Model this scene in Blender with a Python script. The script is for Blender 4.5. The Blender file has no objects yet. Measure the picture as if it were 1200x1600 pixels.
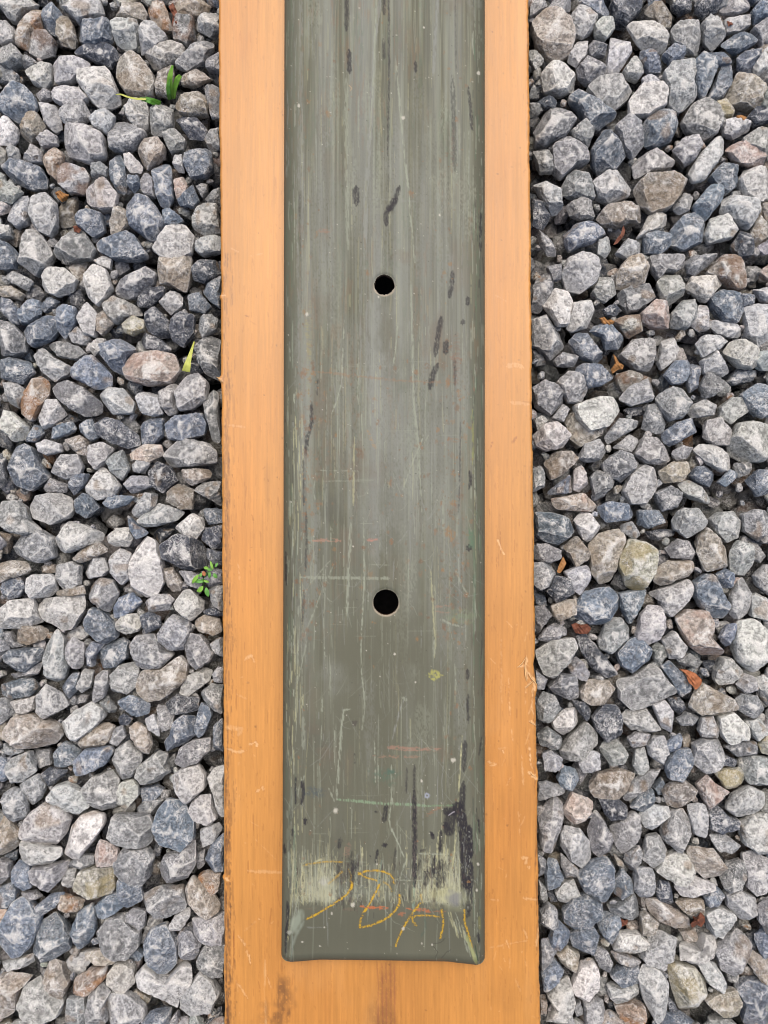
import bpy, math, random
import numpy as np
from mathutils import Vector, Matrix

# ------------------------------------------------------------------ camera
scene = bpy.context.scene
SC = scene.collection
ZB = 0.030                    # top face of the wooden board
LENS, TANV = 28.0, 18.0 / 28.0
DIST, TILT = 0.5475, math.radians(1.16)
cam_d = bpy.data.cameras.new('camera')
cam = bpy.data.objects.new('camera', cam_d)
SC.objects.link(cam)
cam_d.sensor_fit = 'VERTICAL'
cam_d.sensor_height = 36.0
cam_d.lens = LENS
cam_d.clip_start = 0.01
cam_d.clip_end = 50
cam.rotation_euler = (TILT, 0, 0)
cam.location = (0, -DIST * math.sin(TILT), ZB + DIST * math.cos(TILT))
cam_d.dof.use_dof = True
cam_d.dof.focus_distance = 0.560
cam_d.dof.aperture_fstop = 5.0
scene.camera = cam

# ------------------------------------------------------------------ light
world = bpy.data.worlds.new('World')
scene.world = world
world.use_nodes = True
wn = world.node_tree
wn.nodes.clear()
w_out = wn.nodes.new('ShaderNodeOutputWorld')
w_bg = wn.nodes.new('ShaderNodeBackground')
w_sky = wn.nodes.new('ShaderNodeTexSky')
SUN_EL, SUN_AZ = math.radians(67), math.radians(4)      # azimuth clockwise from +Y
w_sky.sky_type = 'NISHITA'
w_sky.sun_disc = False
w_sky.sun_elevation = SUN_EL
w_sky.sun_rotation = SUN_AZ
w_sky.air_density = 1.0
w_sky.dust_density = 6.0
w_sky.ozone_density = 0.6
w_bg.inputs['Strength'].default_value = 0.13
wn.links.new(w_sky.outputs[0], w_bg.inputs[0])
wn.links.new(w_bg.outputs[0], w_out.inputs[0])
sun_d = bpy.data.lights.new('sun', 'SUN')
sun_d.energy = 1.5
sun_d.angle = math.radians(46)
sun_d.color = (1.0, 0.95, 0.88)
sun = bpy.data.objects.new('sun', sun_d)
SC.objects.link(sun)
sd = Vector((math.sin(SUN_AZ) * math.cos(SUN_EL), math.cos(SUN_AZ) * math.cos(SUN_EL), math.sin(SUN_EL)))
sun.rotation_euler = (-sd).to_track_quat('-Z', 'Y').to_euler()
sun.location = sd * 2

scene.view_settings.view_transform = 'Standard'
scene.view_settings.look = 'None'
scene.view_settings.gamma = 1.0
scene.view_settings.use_curve_mapping = False
scene.view_settings.exposure = 0.42
scene.render.engine = 'CYCLES'
scene.cycles.use_denoising = True
scene.cycles.max_bounces = 5
scene.cycles.filter_width = 1.0

# ------------------------------------------------------------------ helpers
rng = np.random.default_rng(11)
CT, ST = math.cos(TILT), math.sin(TILT)
CX, CY, CZ = cam.location


def at(px, py, z):
    """world x, y where the line of sight through a photo pixel meets height z (arrays allowed)"""
    px = np.asarray(px, float); py = np.asarray(py, float)
    a = (px - 600) / 800 * TANV
    b = (800 - py) / 800 * TANV
    dy = b * CT + ST                       # rotate about x by TILT
    dz = b * ST - CT
    t = (z - CZ) / dz
    return CX + a * t, CY + dy * t


PXM = DIST * TANV / 800                    # metres per photo pixel at board height


def lin(r, g, b):
    c = np.array([r, g, b], float) / 255
    return np.where(c <= 0.04045, c / 12.92, ((c + 0.055) / 1.055) ** 2.4)


def vnoise(h, w, sy, sx, seed=None):
    """smooth value noise image h x w with cells of sy x sx pixels, range 0..1"""
    r = np.random.default_rng(seed) if seed is not None else rng
    gy, gx = int(h / sy) + 3, int(w / sx) + 3
    g = r.random((gy, gx))
    y = np.arange(h) / sy + r.random(); x = np.arange(w) / sx + r.random()
    yi = y.astype(int); xi = x.astype(int)
    fy = y - yi; fx = x - xi
    fy = (fy * fy * (3 - 2 * fy))[:, None]; fx = (fx * fx * (3 - 2 * fx))[None]
    yi = np.clip(yi, 0, gy - 2); xi = np.clip(xi, 0, gx - 2)
    a = g[yi][:, xi]; b = g[yi][:, xi + 1]; c = g[yi + 1][:, xi]; d = g[yi + 1][:, xi + 1]
    return (a * (1 - fx) + b * fx) * (1 - fy) + (c * (1 - fx) + d * fx) * fy


LAT = np.random.default_rng(5).random((32, 32, 32))


def vn3(p, f, off):
    """value noise at points p (n,3), frequency f, -1..1"""
    q = p * f + off
    i = np.floor(q).astype(int); t = q - i
    t = t * t * (3 - 2 * t)
    i0 = i & 31; i1 = (i + 1) & 31
    x0, y0, z0 = i0.T; x1, y1, z1 = i1.T; tx, ty, tz = t.T
    c00 = LAT[x0, y0, z0] * (1 - tx) + LAT[x1, y0, z0] * tx
    c10 = LAT[x0, y1, z0] * (1 - tx) + LAT[x1, y1, z0] * tx
    c01 = LAT[x0, y0, z1] * (1 - tx) + LAT[x1, y0, z1] * tx
    c11 = LAT[x0, y1, z1] * (1 - tx) + LAT[x1, y1, z1] * tx
    return ((c00 * (1 - ty) + c10 * ty) * (1 - tz) + (c01 * (1 - ty) + c11 * ty) * tz) * 2 - 1


def make_mesh(name, verts, faces, mat, cols=None, smooth=True, extra=None):
    """faces: (n,k) int array"""
    me = bpy.data.meshes.new(name)
    verts = np.asarray(verts, np.float32); faces = np.asarray(faces, np.int32)
    n, k = faces.shape
    me.vertices.add(len(verts)); me.vertices.foreach_set('co', verts.ravel())
    me.loops.add(n * k); me.loops.foreach_set('vertex_index', faces.ravel())
    me.polygons.add(n)
    me.polygons.foreach_set('loop_start', np.arange(0, n * k, k, dtype=np.int32))
    me.polygons.foreach_set('loop_total', np.full(n, k, np.int32))
    me.update(calc_edges=True)
    me.polygons.foreach_set('use_smooth', np.full(n, smooth))
    if cols is not None:
        a = me.color_attributes.new('Col', 'FLOAT_COLOR', 'POINT')
        c = np.ones((len(verts), 4), np.float32); c[:, :cols.shape[1]] = cols
        a.data.foreach_set('color', c.ravel())
    me.materials.append(mat)
    return me


def link(name, me, parent=None, loc=None):
    o = bpy.data.objects.new(name, me)
    SC.objects.link(o)
    if parent is not None: o.parent = parent
    if loc is not None: o.location = loc
    return o


def tag(o, label, cat, group=None, kind=None):
    o['label'] = label; o['category'] = cat
    if group: o['group'] = group
    if kind: o['kind'] = kind


# ------------------------------------------------------------------ materials
def new_mat(name):
    m = bpy.data.materials.new(name); m.use_nodes = True
    nt = m.node_tree
    return m, nt, nt.nodes['Principled BSDF']


def nd(nt, typ, **kw):
    n = nt.nodes.new(typ)
    for k, v in kw.items():
        if k[0] == '_': setattr(n, k[1:], v)
        else: n.inputs[k.replace('__', ' ')].default_value = v
    return n


def mixc(nt, fac, a, b, blend='MIX'):
    m = nt.nodes.new('ShaderNodeMix'); m.data_type = 'RGBA'; m.blend_type = blend
    for s, v in ((0, fac), (6, a), (7, b)):
        if hasattr(v, 'is_linked') or isinstance(v, bpy.types.NodeSocket): nt.links.new(v, m.inputs[s])
        else: m.inputs[s].default_value = v
    return m.outputs[2]


def mathn(nt, op, a, b=0.0, c=None, clamp=False):
    m = nt.nodes.new('ShaderNodeMath'); m.operation = op; m.use_clamp = clamp
    for s, v in enumerate((a, b) if c is None else (a, b, c)):
        if isinstance(v, bpy.types.NodeSocket): nt.links.new(v, m.inputs[s])
        else: m.inputs[s].default_value = v
    return m.outputs[0]


def ramp(nt, v, lo, hi):
    m = nt.nodes.new('ShaderNodeMapRange'); m.clamp = True
    nt.links.new(v, m.inputs[0]); m.inputs[1].default_value = lo; m.inputs[2].default_value = hi
    return m.outputs[0]


def stone_material():
    m, nt, b = new_mat('limestone')
    L = nt.links
    col = nd(nt, 'ShaderNodeAttribute', _attribute_name='Col').outputs[0]
    geo = nt.nodes.new('ShaderNodeNewGeometry').outputs['Position']

    def noise(sc, det=3.0, dist=0.0, rough=0.6):
        n = nd(nt, 'ShaderNodeTexNoise', Scale=sc, Detail=det, Roughness=rough, Distortion=dist)
        L.new(geo, n.inputs['Vector']); return n.outputs['Fac']
    n_mid = noise(260, 5, 0.9, 0.68)
    n_fine = noise(1500, 2, 0.0, 0.7)
    n_vein = noise(210, 3, 1.2)
    n_vein2 = noise(420, 2, 0.8)
    # mottled dust film, heavy on some stones and nearly absent on others
    much = mathn(nt, 'ADD', mathn(nt, 'MULTIPLY', ramp(nt, noise(38, 1), 0.40, 0.62), 0.62), 0.14)
    dust = mathn(nt, 'MULTIPLY', ramp(nt, n_mid, 0.42, 0.72), much)
    c = mixc(nt, mathn(nt, 'MULTIPLY', dust, 0.26), col, (0.50, 0.49, 0.475, 1))
    c = mixc(nt, mathn(nt, 'MULTIPLY', dust, 0.55), c, mixc(nt, 1.0, c, (1.55, 1.54, 1.52, 1), 'MULTIPLY'))
    dk = mathn(nt, 'MULTIPLY', ramp(nt, n_mid, 0.46, 0.30), much)
    c = mixc(nt, mathn(nt, 'MULTIPLY', dk, 0.55), c, mixc(nt, 1.0, c, (0.45, 0.47, 0.52, 1), 'MULTIPLY'))
    # thin pale calcite veins and abrasion lines
    v = mathn(nt, 'ABSOLUTE', mathn(nt, 'SUBTRACT', n_vein, 0.5))
    v = ramp(nt, v, 0.024, 0.008)
    v2 = ramp(nt, mathn(nt, 'ABSOLUTE', mathn(nt, 'SUBTRACT', n_vein2, 0.47)), 0.022, 0.004)
    vm = mathn(nt, 'MULTIPLY', mathn(nt, 'MAXIMUM', v, v2), ramp(nt, noise(90, 1), 0.42, 0.62))
    c = mixc(nt, mathn(nt, 'MULTIPLY', vm, 0.70), c, (0.66, 0.65, 0.63, 1))
    n_g = noise(620, 3, 0.4, 0.75)
    gr = mathn(nt, 'ADD', mathn(nt, 'MULTIPLY', ramp(nt, n_g, 0.34, 0.66), 0.42), 0.84)
    vs_ = nt.nodes.new('ShaderNodeVectorMath'); vs_.operation = 'SCALE'; L.new(c, vs_.inputs[0]); L.new(gr, vs_.inputs['Scale']); c = vs_.outputs[0]
    # fine pitting and specks
    sp = ramp(nt, n_fine, 0.58, 0.70)
    c = mixc(nt, mathn(nt, 'MULTIPLY', sp, 0.45), c, (0.64, 0.64, 0.63, 1))
    sd_ = ramp(nt, n_fine, 0.42, 0.32)
    c = mixc(nt, mathn(nt, 'MULTIPLY', sd_, 0.5), c, mixc(nt, 1.0, c, (0.35, 0.36, 0.38, 1), 'MULTIPLY'))
    L.new(c, b.inputs['Base Color'])
    b.inputs['Roughness'].default_value = 0.82
    b.inputs['Specular IOR Level'].default_value = 0.3
    bp = nd(nt, 'ShaderNodeBump', Strength=0.9, Distance=0.0012)
    h = mathn(nt, 'ADD', mathn(nt, 'MULTIPLY', n_mid, 1.0), mathn(nt, 'MULTIPLY', n_fine, 0.35))
    h = mathn(nt, 'ADD', h, mathn(nt, 'MULTIPLY', n_g, 0.8))
    L.new(h, bp.inputs['Height']); L.new(bp.outputs[0], b.inputs['Normal'])
    return m


def vcol_material(name, rough, spec, bump, coarse, streak, dist, rough_var=0.0, amp=0.3):
    """surface whose colour comes from the painted attribute, with fine directional bump"""
    m, nt, b = new_mat(name)
    L = nt.links
    at_ = nd(nt, 'ShaderNodeAttribute', _attribute_name='Col')
    geo = nt.nodes.new('ShaderNodeNewGeometry').outputs['Position']
    mp = nt.nodes.new('ShaderNodeMapping'); mp.inputs['Scale'].default_value = (1, streak, 1)
    L.new(geo, mp.inputs[0])
    n1 = nd(nt, 'ShaderNodeTexNoise', Scale=coarse, Detail=4.0, Roughness=0.65); L.new(mp.outputs[0], n1.inputs['Vector'])
    n2 = nd(nt, 'ShaderNodeTexNoise', Scale=2200.0, Detail=2.0, Roughness=0.6); L.new(geo, n2.inputs['Vector'])
    f = mathn(nt, 'ADD', mathn(nt, 'MULTIPLY', n1.outputs['Fac'], amp), mathn(nt, 'MULTIPLY', n2.outputs['Fac'], 0.08))
    f = mathn(nt, 'ADD', f, 0.96 - amp / 2)
    cmb = nt.nodes.new('ShaderNodeVectorMath'); cmb.operation = 'SCALE'
    L.new(at_.outputs[0], cmb.inputs[0]); L.new(f, cmb.inputs['Scale'])
    L.new(cmb.outputs[0], b.inputs['Base Color'])
    r = mathn(nt, 'ADD', rough - rough_var / 2, mathn(nt, 'MULTIPLY', n1.outputs['Fac'], rough_var), clamp=True)
    L.new(r, b.inputs['Roughness'])
    b.inputs['Specular IOR Level'].default_value = spec
    bp = nd(nt, 'ShaderNodeBump', Strength=bump, Distance=dist)
    hh = mathn(nt, 'ADD', n1.outputs['Fac'], mathn(nt, 'MULTIPLY', n2.outputs['Fac'], 0.3))
    L.new(mathn(nt, 'ADD', hh, mathn(nt, 'MULTIPLY', at_.outputs['Fac'], -2.2)), bp.inputs['Height'])   # marks are cut slightly into the surface
    L.new(bp.outputs[0], b.inputs['Normal'])
    return m


def plain(name, c, rough=0.6, spec=0.4, trans=0.0, var=0.5, scale=300):
    m, nt, b = new_mat(name)
    geo = nt.nodes.new('ShaderNodeNewGeometry').outputs['Position']
    n = nd(nt, 'ShaderNodeTexNoise', Scale=scale, Detail=3.0); nt.links.new(geo, n.inputs['Vector'])
    d = [x * (1 - var) for x in c]; l = [min(1, x * (1 + var)) for x in c]
    nt.links.new(mixc(nt, n.outputs['Fac'], (*d, 1), (*l, 1)), b.inputs['Base Color'])
    b.inputs['Roughness'].default_value = rough; b.inputs['Specular IOR Level'].default_value = spec
    bp = nd(nt, 'ShaderNodeBump', Strength=0.4, Distance=0.0004)
    nt.links.new(n.outputs['Fac'], bp.inputs['Height']); nt.links.new(bp.outputs[0], b.inputs['Normal'])
    return m


M_STONE = stone_material()
M_WOOD = vcol_material('stained_wood', 0.40, 0.5, 0.12, 700.0, 0.045, 0.0004, 0.15, 0.34)
M_PAINT = vcol_material('olive_paint', 0.62, 0.22, 0.08, 500.0, 0.10, 0.0002, 0.2, 0.06)
M_SOIL = plain('dark_soil', (0.030, 0.028, 0.026), 0.95, 0.1)

# ------------------------------------------------------------------ ground under the gravel
v = np.array([[-3, -3, -0.048], [3, -3, -0.048], [3, 3, -0.048], [-3, 3, -0.048]])
o = link('ground', make_mesh('ground', v, np.array([[0, 1, 2, 3]]), M_SOIL, smooth=False))
tag(o, 'dark soil under the loose gravel', 'ground', kind='structure')

# ------------------------------------------------------------------ painting on a canvas of photo pixels
class Canvas:
    def __init__(s, x0, y0, w, h, base):
        s.x0, s.y0, s.w, s.h = x0, y0, w, h
        s.a = np.ones((h, w, 3)) * base

    def blend(s, mask, col, ys=slice(None), xs=slice(None)):
        m = mask[..., None]
        s.a[ys, xs] = s.a[ys, xs] * (1 - m) + np.asarray(col) * m

    def window(s, x0, x1, y0, y1):
        a = max(0, int(x0 - s.x0)); b = min(s.w, int(x1 - s.x0) + 1)
        c = max(0, int(y0 - s.y0)); d = min(s.h, int(y1 - s.y0) + 1)
        return a, b, c, d

    def stroke(s, pts, w, col, al=1.0, soft=0.8, brk=0.0, rag=0.0, taper=True, grain=None):
        """polyline of width w; brk = how much of it is worn away; rag = ragged outline"""
        pts = np.asarray(pts, float)
        mrg = w + 3 + rag * 2
        a, b, c, d = s.window(pts[:, 0].min() - mrg, pts[:, 0].max() + mrg, pts[:, 1].min() - mrg, pts[:, 1].max() + mrg)
        if b <= a or d <= c: return
        Y, X = np.mgrid[c:d, a:b]; X = X + s.x0; Y = Y + s.y0
        best = np.full(X.shape, 1e9); tt = np.zeros(X.shape)
        seg = np.hypot(*(pts[1:] - pts[:-1]).T); tot = max(seg.sum(), 1e-6); acc = 0
        for p, q, l in zip(pts[:-1], pts[1:], seg):
            if l < 1e-6: continue
            e = (q - p) / l
            t = np.clip((X - p[0]) * e[0] + (Y - p[1]) * e[1], 0, l)
            dd = np.hypot(X - p[0] - e[0] * t, Y - p[1] - e[1] * t)
            m = dd < best
            best = np.where(m, dd, best); tt = np.where(m, (acc + t) / tot, tt); acc += l
        hw = w / 2 * np.ones_like(best)
        if taper: hw = hw * np.clip(np.minimum(tt, 1 - tt) * 6 + 0.35, 0.35, 1)
        if rag: best = best + (vnoise(d - c, b - a, 3.5, 2.0) - 0.5) * rag * 2
        mask = np.clip((hw - best) / soft + 0.5, 0, 1) * al
        if brk:
            n = vnoise(d - c, b - a, 4.0 if grain is None else grain[0], 1.6 if grain is None else grain[1])
            mask = mask * np.clip((n - brk + 0.12) / 0.24, 0, 1)
        s.blend(mask, col, slice(c, d), slice(a, b))

    def blot(s, x, y, rx, ry, col, al=1.0, soft=0.3, rag=0.5, brk=0.0, rot=0.0):
        R = max(rx, ry) * 1.8 + 2
        a, b, c, d = s.window(x - R, x + R, y - R, y + R)
        if b <= a or d <= c: return
        Y, X = np.mgrid[c:d, a:b]; X = X + s.x0 - x; Y = Y + s.y0 - y
        cr, sr = math.cos(rot), math.sin(rot)
        U = (X * cr + Y * sr) / rx; V = (-X * sr + Y * cr) / ry
        rr = np.hypot(U, V) + (vnoise(d - c, b - a, max(1.5, ry / 2), max(1.5, rx / 2)) - 0.5) * rag * 2
        mask = np.clip((1 - rr) / soft + 0.5, 0, 1) * al
        if brk: mask = mask * np.clip((vnoise(d - c, b - a, 3, 1.5) - brk + 0.15) / 0.3, 0, 1)
        s.blend(mask, col, slice(c, d), slice(a, b))

    def sample(s, X, Y):
        xi = np.clip(np.rint(X - s.x0).astype(int), 0, s.w - 1)
        yy = np.rint(Y - s.y0).astype(int)
        yy = np.where(yy < 0, -yy, yy); yy = np.where(yy >= s.h, 2 * s.h - 2 - yy, yy)
        return s.a[np.clip(yy, 0, s.h - 1), xi]


def grid_faces(nr, nc, keep=None):
    i = np.arange((nr - 1) * (nc - 1)); r = i // (nc - 1); c = i % (nc - 1)
    a = r * nc + c
    f = np.stack([a, a + nc, a + nc + 1, a + 1], 1)
    return f if keep is None else f[keep]


def skirt(V, C, ring, z, dark):
    """wall dropped from a ring of vertex indices to height z"""
    n0 = len(V); ring = np.asarray(ring)
    W = V[ring].copy(); W2 = W.copy(); W2[:, 2] = z
    V = np.vstack([V, W, W2]); C = np.vstack([C, C[ring], dark * np.ones((len(ring), 3))])
    k = len(ring); i = np.arange(k); j = (i + 1) % k
    F = np.stack([n0 + i, n0 + j, n0 + k + j, n0 + k + i], 1)
    return V, C, F

# ------------------------------------------------------------------ wooden board
wood = lin(211, 148, 71) * 0.67
cv = Canvas(330, -40, 530, 1690, wood)
H, W = cv.h, cv.w
XX = np.arange(W)[None] + cv.x0; YY = np.arange(H)[:, None] + cv.y0
# broad bands of the board's own figure, then grain lines
g = vnoise(H, W, 900, 60, 1) * 0.5 + vnoise(H, W, 500, 22, 2) * 0.3 + vnoise(H, W, 260, 7, 3) * 0.2
cv.a *= (0.84 + 0.30 * g)[..., None]
cv.a *= (0.93 + 0.14 * vnoise(H, W, 120, 2.4, 4))[..., None] * (0.94 + 0.12 * vnoise(H, W, 34, 1.3, 5))[..., None]
red = vnoise(H, W, 420, 50, 6)
cv.a *= np.stack([1 + 0.0 * red, 1 - 0.07 * red, 1 - 0.16 * red], -1)
cv.a *= np.array([1, 1, 1]) * (0.96 + 0.08 * vnoise(H, W, 60, 60, 8))[..., None]
pore = wood * np.array([0.55, 0.42, 0.35])
for _ in range(3000):                       # open pores, short dark dashes along the grain
    x = rng.uniform(340, 850); y = rng.uniform(-30, 1640); l = rng.gamma(2.0, 4.5)
    cv.stroke([(x, y), (x + rng.normal(0, .6), y + l)], rng.uniform(0.7, 1.3), pore, rng.uniform(0.10, 0.42), 0.9)
for _ in range(70):
    x = rng.uniform(340, 850); y = rng.uniform(700, 1640); l = rng.gamma(2.0, 9)
    cv.stroke([(x, y), (x + rng.normal(0, 1), y + l)], 1.3, pore, rng.uniform(0.4, 0.7), 0.8)
scuff = lin(244, 198, 140) * 0.72
grime = lin(92, 58, 34) * 0.7
for _ in range(46):                         # small dents with a dark rim
    x = rng.choice([rng.uniform(352, 436), rng.uniform(764, 838)]); y = rng.uniform(20, 1620); l = rng.gamma(2, 3)
    cv.stroke([(x, y), (x + l * rng.normal(0, .6), y + l * rng.normal(0, 1))], rng.uniform(1, 2.4), pore, rng.uniform(.2, .5), 1.2, brk=.2)
for _ in range(70):                         # soft smudges from handling
    x = rng.uniform(345, 842); y = rng.uniform(-20, 1640)
    cv.blot(x, y, rng.uniform(5, 22), rng.uniform(14, 70), [grime, scuff, lin(170, 92, 40) * .7][rng.integers(3)], rng.uniform(.03, .10), 1.4, .6)
# worn grimy left edge
for _ in range(330):
    y = rng.uniform(380, 1620); e = 346 + (y - 400) / 1200 * 5; x = e + abs(rng.normal(0, 7)) + 2
    l = rng.gamma(2.0, 11)
    cv.stroke([(x, y), (x + rng.normal(0, .8), y + l)], rng.uniform(0.8, 2.0), grime, rng.uniform(0.12, 0.5), 1.0, brk=0.3)
for _ in range(90):
    y = rng.uniform(1200, 1620); x = 352 + abs(rng.normal(0, 4)); l = rng.gamma(2.0, 13)
    cv.stroke([(x, y), (x, y + l)], rng.uniform(1, 3), grime, rng.uniform(0.2, 0.6), 1.0, brk=0.35)
for _ in range(140):
    y = rng.uniform(-20, 1620); e = np.interp(y, [0, 400, 800, 1150, 1600], [826, 830, 834, 838, 844]); x = e - abs(rng.normal(0, 2.2)) - 1
    cv.stroke([(x, y), (x, y + rng.gamma(2, 9))], 1.2, grime, rng.uniform(0.15, 0.5), 0.9, brk=0.2)
cv.stroke([(358, 1250), (360, 1400), (357, 1600)], 3.5, grime, 0.55, 2.5, brk=0.42)
cv.stroke([(356, 560), (355, 900), (357, 1080)], 5, grime, 0.34, 3, brk=0.46, grain=(14, 1.6))
cv.stroke([(365, 600), (366, 760)], 3, grime, 0.25, 2, brk=0.45, grain=(14, 1.6))
# dirt at the lower end
for (x, y, rx, ry, al) in ((446, 1560, 11, 26, .55), (436, 1592, 10, 18, .5), (440, 1535, 6, 20, .3), (604, 1555, 13, 62, .26), (600, 1600, 18, 30, .30), (413, 1590, 7, 20, .3)):
    cv.blot(x, y, rx, ry, grime * 0.9, al, 1.1, 0.7, brk=0.2)
for x in (590, 597, 603, 610, 616):
    cv.stroke([(x, 1505), (x + 1, 1600), (x, 1645)], 2.4, lin(150, 80, 60) * .6, 0.45, 1.6, brk=0.25, grain=(26, 1.6))
cv.stroke([(414, 1500), (416, 1640)], 3, scuff, 0.4, 2, brk=0.4, grain=(18, 1.5))
for (p, w_, al) in (
    ([(383, 493), (391, 496)], 2.2, .6), ([(770, 690), (764, 703)], 2.5, .5), ([(806, 683), (801, 692)], 4, .55)):
    cv.stroke(p, w_, lin(150, 85, 40) * .6, al, 1.0, rag=1.6, brk=0.3)
for hx_, hy_ in ((600, 445), (603, 941)): cv.blot(hx_, hy_, 60, 60, lin(60, 44, 34) * .5, 1.0, .5, .3)   # shade painted on the board so the bolt holes look black
# light scuffs and nicks, traced where the photograph shows them
S = [
    ([(792, 572), (806, 570), (818, 574)], 8, .35), ([(797, 628), (829, 632)], 5, .28), ([(345, 663), (383, 667)], 2.5, .35),
    ([(342, 590), (346, 596)], 5, .8), ([(345, 462), (352, 462)], 2, .6), ([(383, 1031), (392, 1023), (397, 1033)], 4, .55),
    ([(352, 1137), (377, 1138), (372, 1150)], 8, .30), ([(355, 1170), (368, 1175), (385, 1173)], 4, .55), ([(390, 1163), (400, 1160), (402, 1166)], 3.5, .75),
    ([(400, 1238), (410, 1230), (413, 1236)], 3, .6), ([(388, 1361), (440, 1363)], 4, .38), ([(372, 1462), (384, 1478)], 3, .55),
    ([(384, 1482), (390, 1497), (391, 1508)], 2.6, .8), ([(372, 1537), (387, 1560)], 2.6, .5), ([(404, 1435), (406, 1437)], 3, .7), ([(352, 1372), (358, 1376)], 5, .8),
    ([(380, 1456), (400, 1440)], 2, .2), ([(418, 1528), (424, 1545)], 1.6, .4),
    ([(778, 842), (783, 858), (788, 866)], 2.0, .7), ([(823, 1028), (821, 1040), (810, 1042)], 4, .8), ([(821, 1040), (824, 1062)], 4, .85),
    ([(824, 1050), (834, 1062), (836, 1078)], 4, .8), ([(830, 1064), (821, 1075)], 3, .7), ([(833, 1074), (831, 1100), (834, 1120)], 2.4, .6),
    ([(795, 1060), (797, 1118)], 1.3, .6), ([(799, 1140), (801, 1160)], 1.3, .5), ([(826, 1152), (829, 1190), (831, 1200)], 1.6, .85), ([(822, 1078), (821, 1100)], 1.3, .5),
    ([(828, 1126), (838, 1133)], 4, .7), ([(826, 1206), (838, 1216), (833, 1209)], 5, .8), ([(784, 1172), (787, 1176)], 4, .7), ([(761, 1190), (776, 1194), (764, 1197)], 3, .5),
    ([(816, 1340), (823, 1342), (820, 1350)], 6, .55), ([(826, 1354), (827, 1357)], 4, .6), ([(766, 1405), (780, 1407)], 3, .35), ([(818, 1403), (842, 1406)], 3.5, .5),
    ([(765, 1481), (800, 1474), (824, 1469)], 1.8, .35), ([(790, 1468), (796, 1482)], 2.4, .5), ([(818, 1452), (824, 1466)], 2.0, .4), ([(842, 1450), (838, 1478)], 4, .5),
    ([(806, 1530), (812, 1548)], 3, .25), ([(779, 1170), (790, 1168)], 2, .3), ([(815, 1180), (818, 1230)], 1.2, .4), ([(783, 1000), (784, 1100)], 1.2, .25),
    ([(762, 1045), (763, 1060)], 1.5, .3), ([(372, 880), (374, 905)], 1.4, .3), ([(830, 610), (833, 640)], 3, .4), ([(370, 1085), (384, 1092)], 2, .25),
    ([(810, 1268), (813, 1310)], 1.2, .3), ([(391, 400), (410, 396)], 2, .2), ([(362, 388), (374, 394)], 3, .25), ([(775, 462), (790, 470)], 2, .2)]
for p, w_, al in S:
    cv.stroke(p, w_ + 1.6, pore * 1.1, al * 0.4, 1.2, rag=1.6, brk=0.25)
    cv.stroke(p, w_ * .9, scuff, al * .9, 1.0, rag=1.4, brk=0.22)
for _ in range(60):
    x = rng.choice([rng.uniform(352, 435), rng.uniform(765, 836)]); y = rng.uniform(950, 1640); a_ = rng.uniform(-1.2, 1.2); l = rng.gamma(1.6, 5)
    cv.stroke([(x, y), (x + l * math.sin(a_), y + l * math.cos(a_))], rng.uniform(.8, 1.8), scuff, rng.uniform(.12, .4), 0.9, brk=0.2)
for _ in range(160):                        # tiny specks of dirt
    x = rng.uniform(345, 845); y = rng.uniform(0, 1620)
    cv.blot(x, y, rng.uniform(.8, 1.7), rng.uniform(.8, 1.8), grime, rng.uniform(.2, .5), 0.8, 0.3)

ys = np.concatenate([np.arange(-900, -30, 12.0), np.arange(-30, 1631, 1.2), np.arange(1640, 2300, 12.0)])
us = np.linspace(0, 1, 410)
ledge = np.interp(ys, [-900, 0, 400, 800, 1200, 1600, 2300], [321, 340.5, 344.5, 346, 349, 350, 352])
redge = np.interp(ys, [-900, 0, 400, 800, 1150, 1600, 2300], [816, 826, 830, 834, 838.5, 844.5, 850])
nl = len(ys)
wob = vnoise(nl, 1, 22, 1, 31)[:, 0] - .5; wob2 = vnoise(nl, 1, 5, 1, 32)[:, 0] - .5
wob3 = vnoise(nl, 1, 26, 1, 33)[:, 0] - .5; wob4 = vnoise(nl, 1, 4, 1, 34)[:, 0] - .5
ledge = ledge + wob * 2.0 + wob2 * 1.0
redge = redge + wob3 * 1.6 + wob4 * 1.2
for (yc, d) in ((592, -5.5), (1372, -3), (463, -2)): ledge += d * np.exp(-((ys - yc) / 4) ** 2)
for (yc, d) in ((1075, 3), (1212, 2.0), (1040, -2)): redge += d * np.exp(-((ys - yc) / 9) ** 2)
PX = ledge[:, None] + (redge - ledge)[:, None] * us[None]
PY = np.repeat(ys[:, None], len(us), 1)
s_ = np.minimum(PX - ledge[:, None], redge[:, None] - PX)
rr_ = 4.0
drop = (rr_ - np.sqrt(np.maximum(rr_ ** 2 - np.maximum(rr_ - s_, 0) ** 2, 0))) * PXM
wx, wy = at(PX, PY, ZB)
V = np.stack([wx, wy, ZB - drop], -1).reshape(-1, 3)
Cc = cv.sample(PX, PY).reshape(-1, 3)
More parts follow.
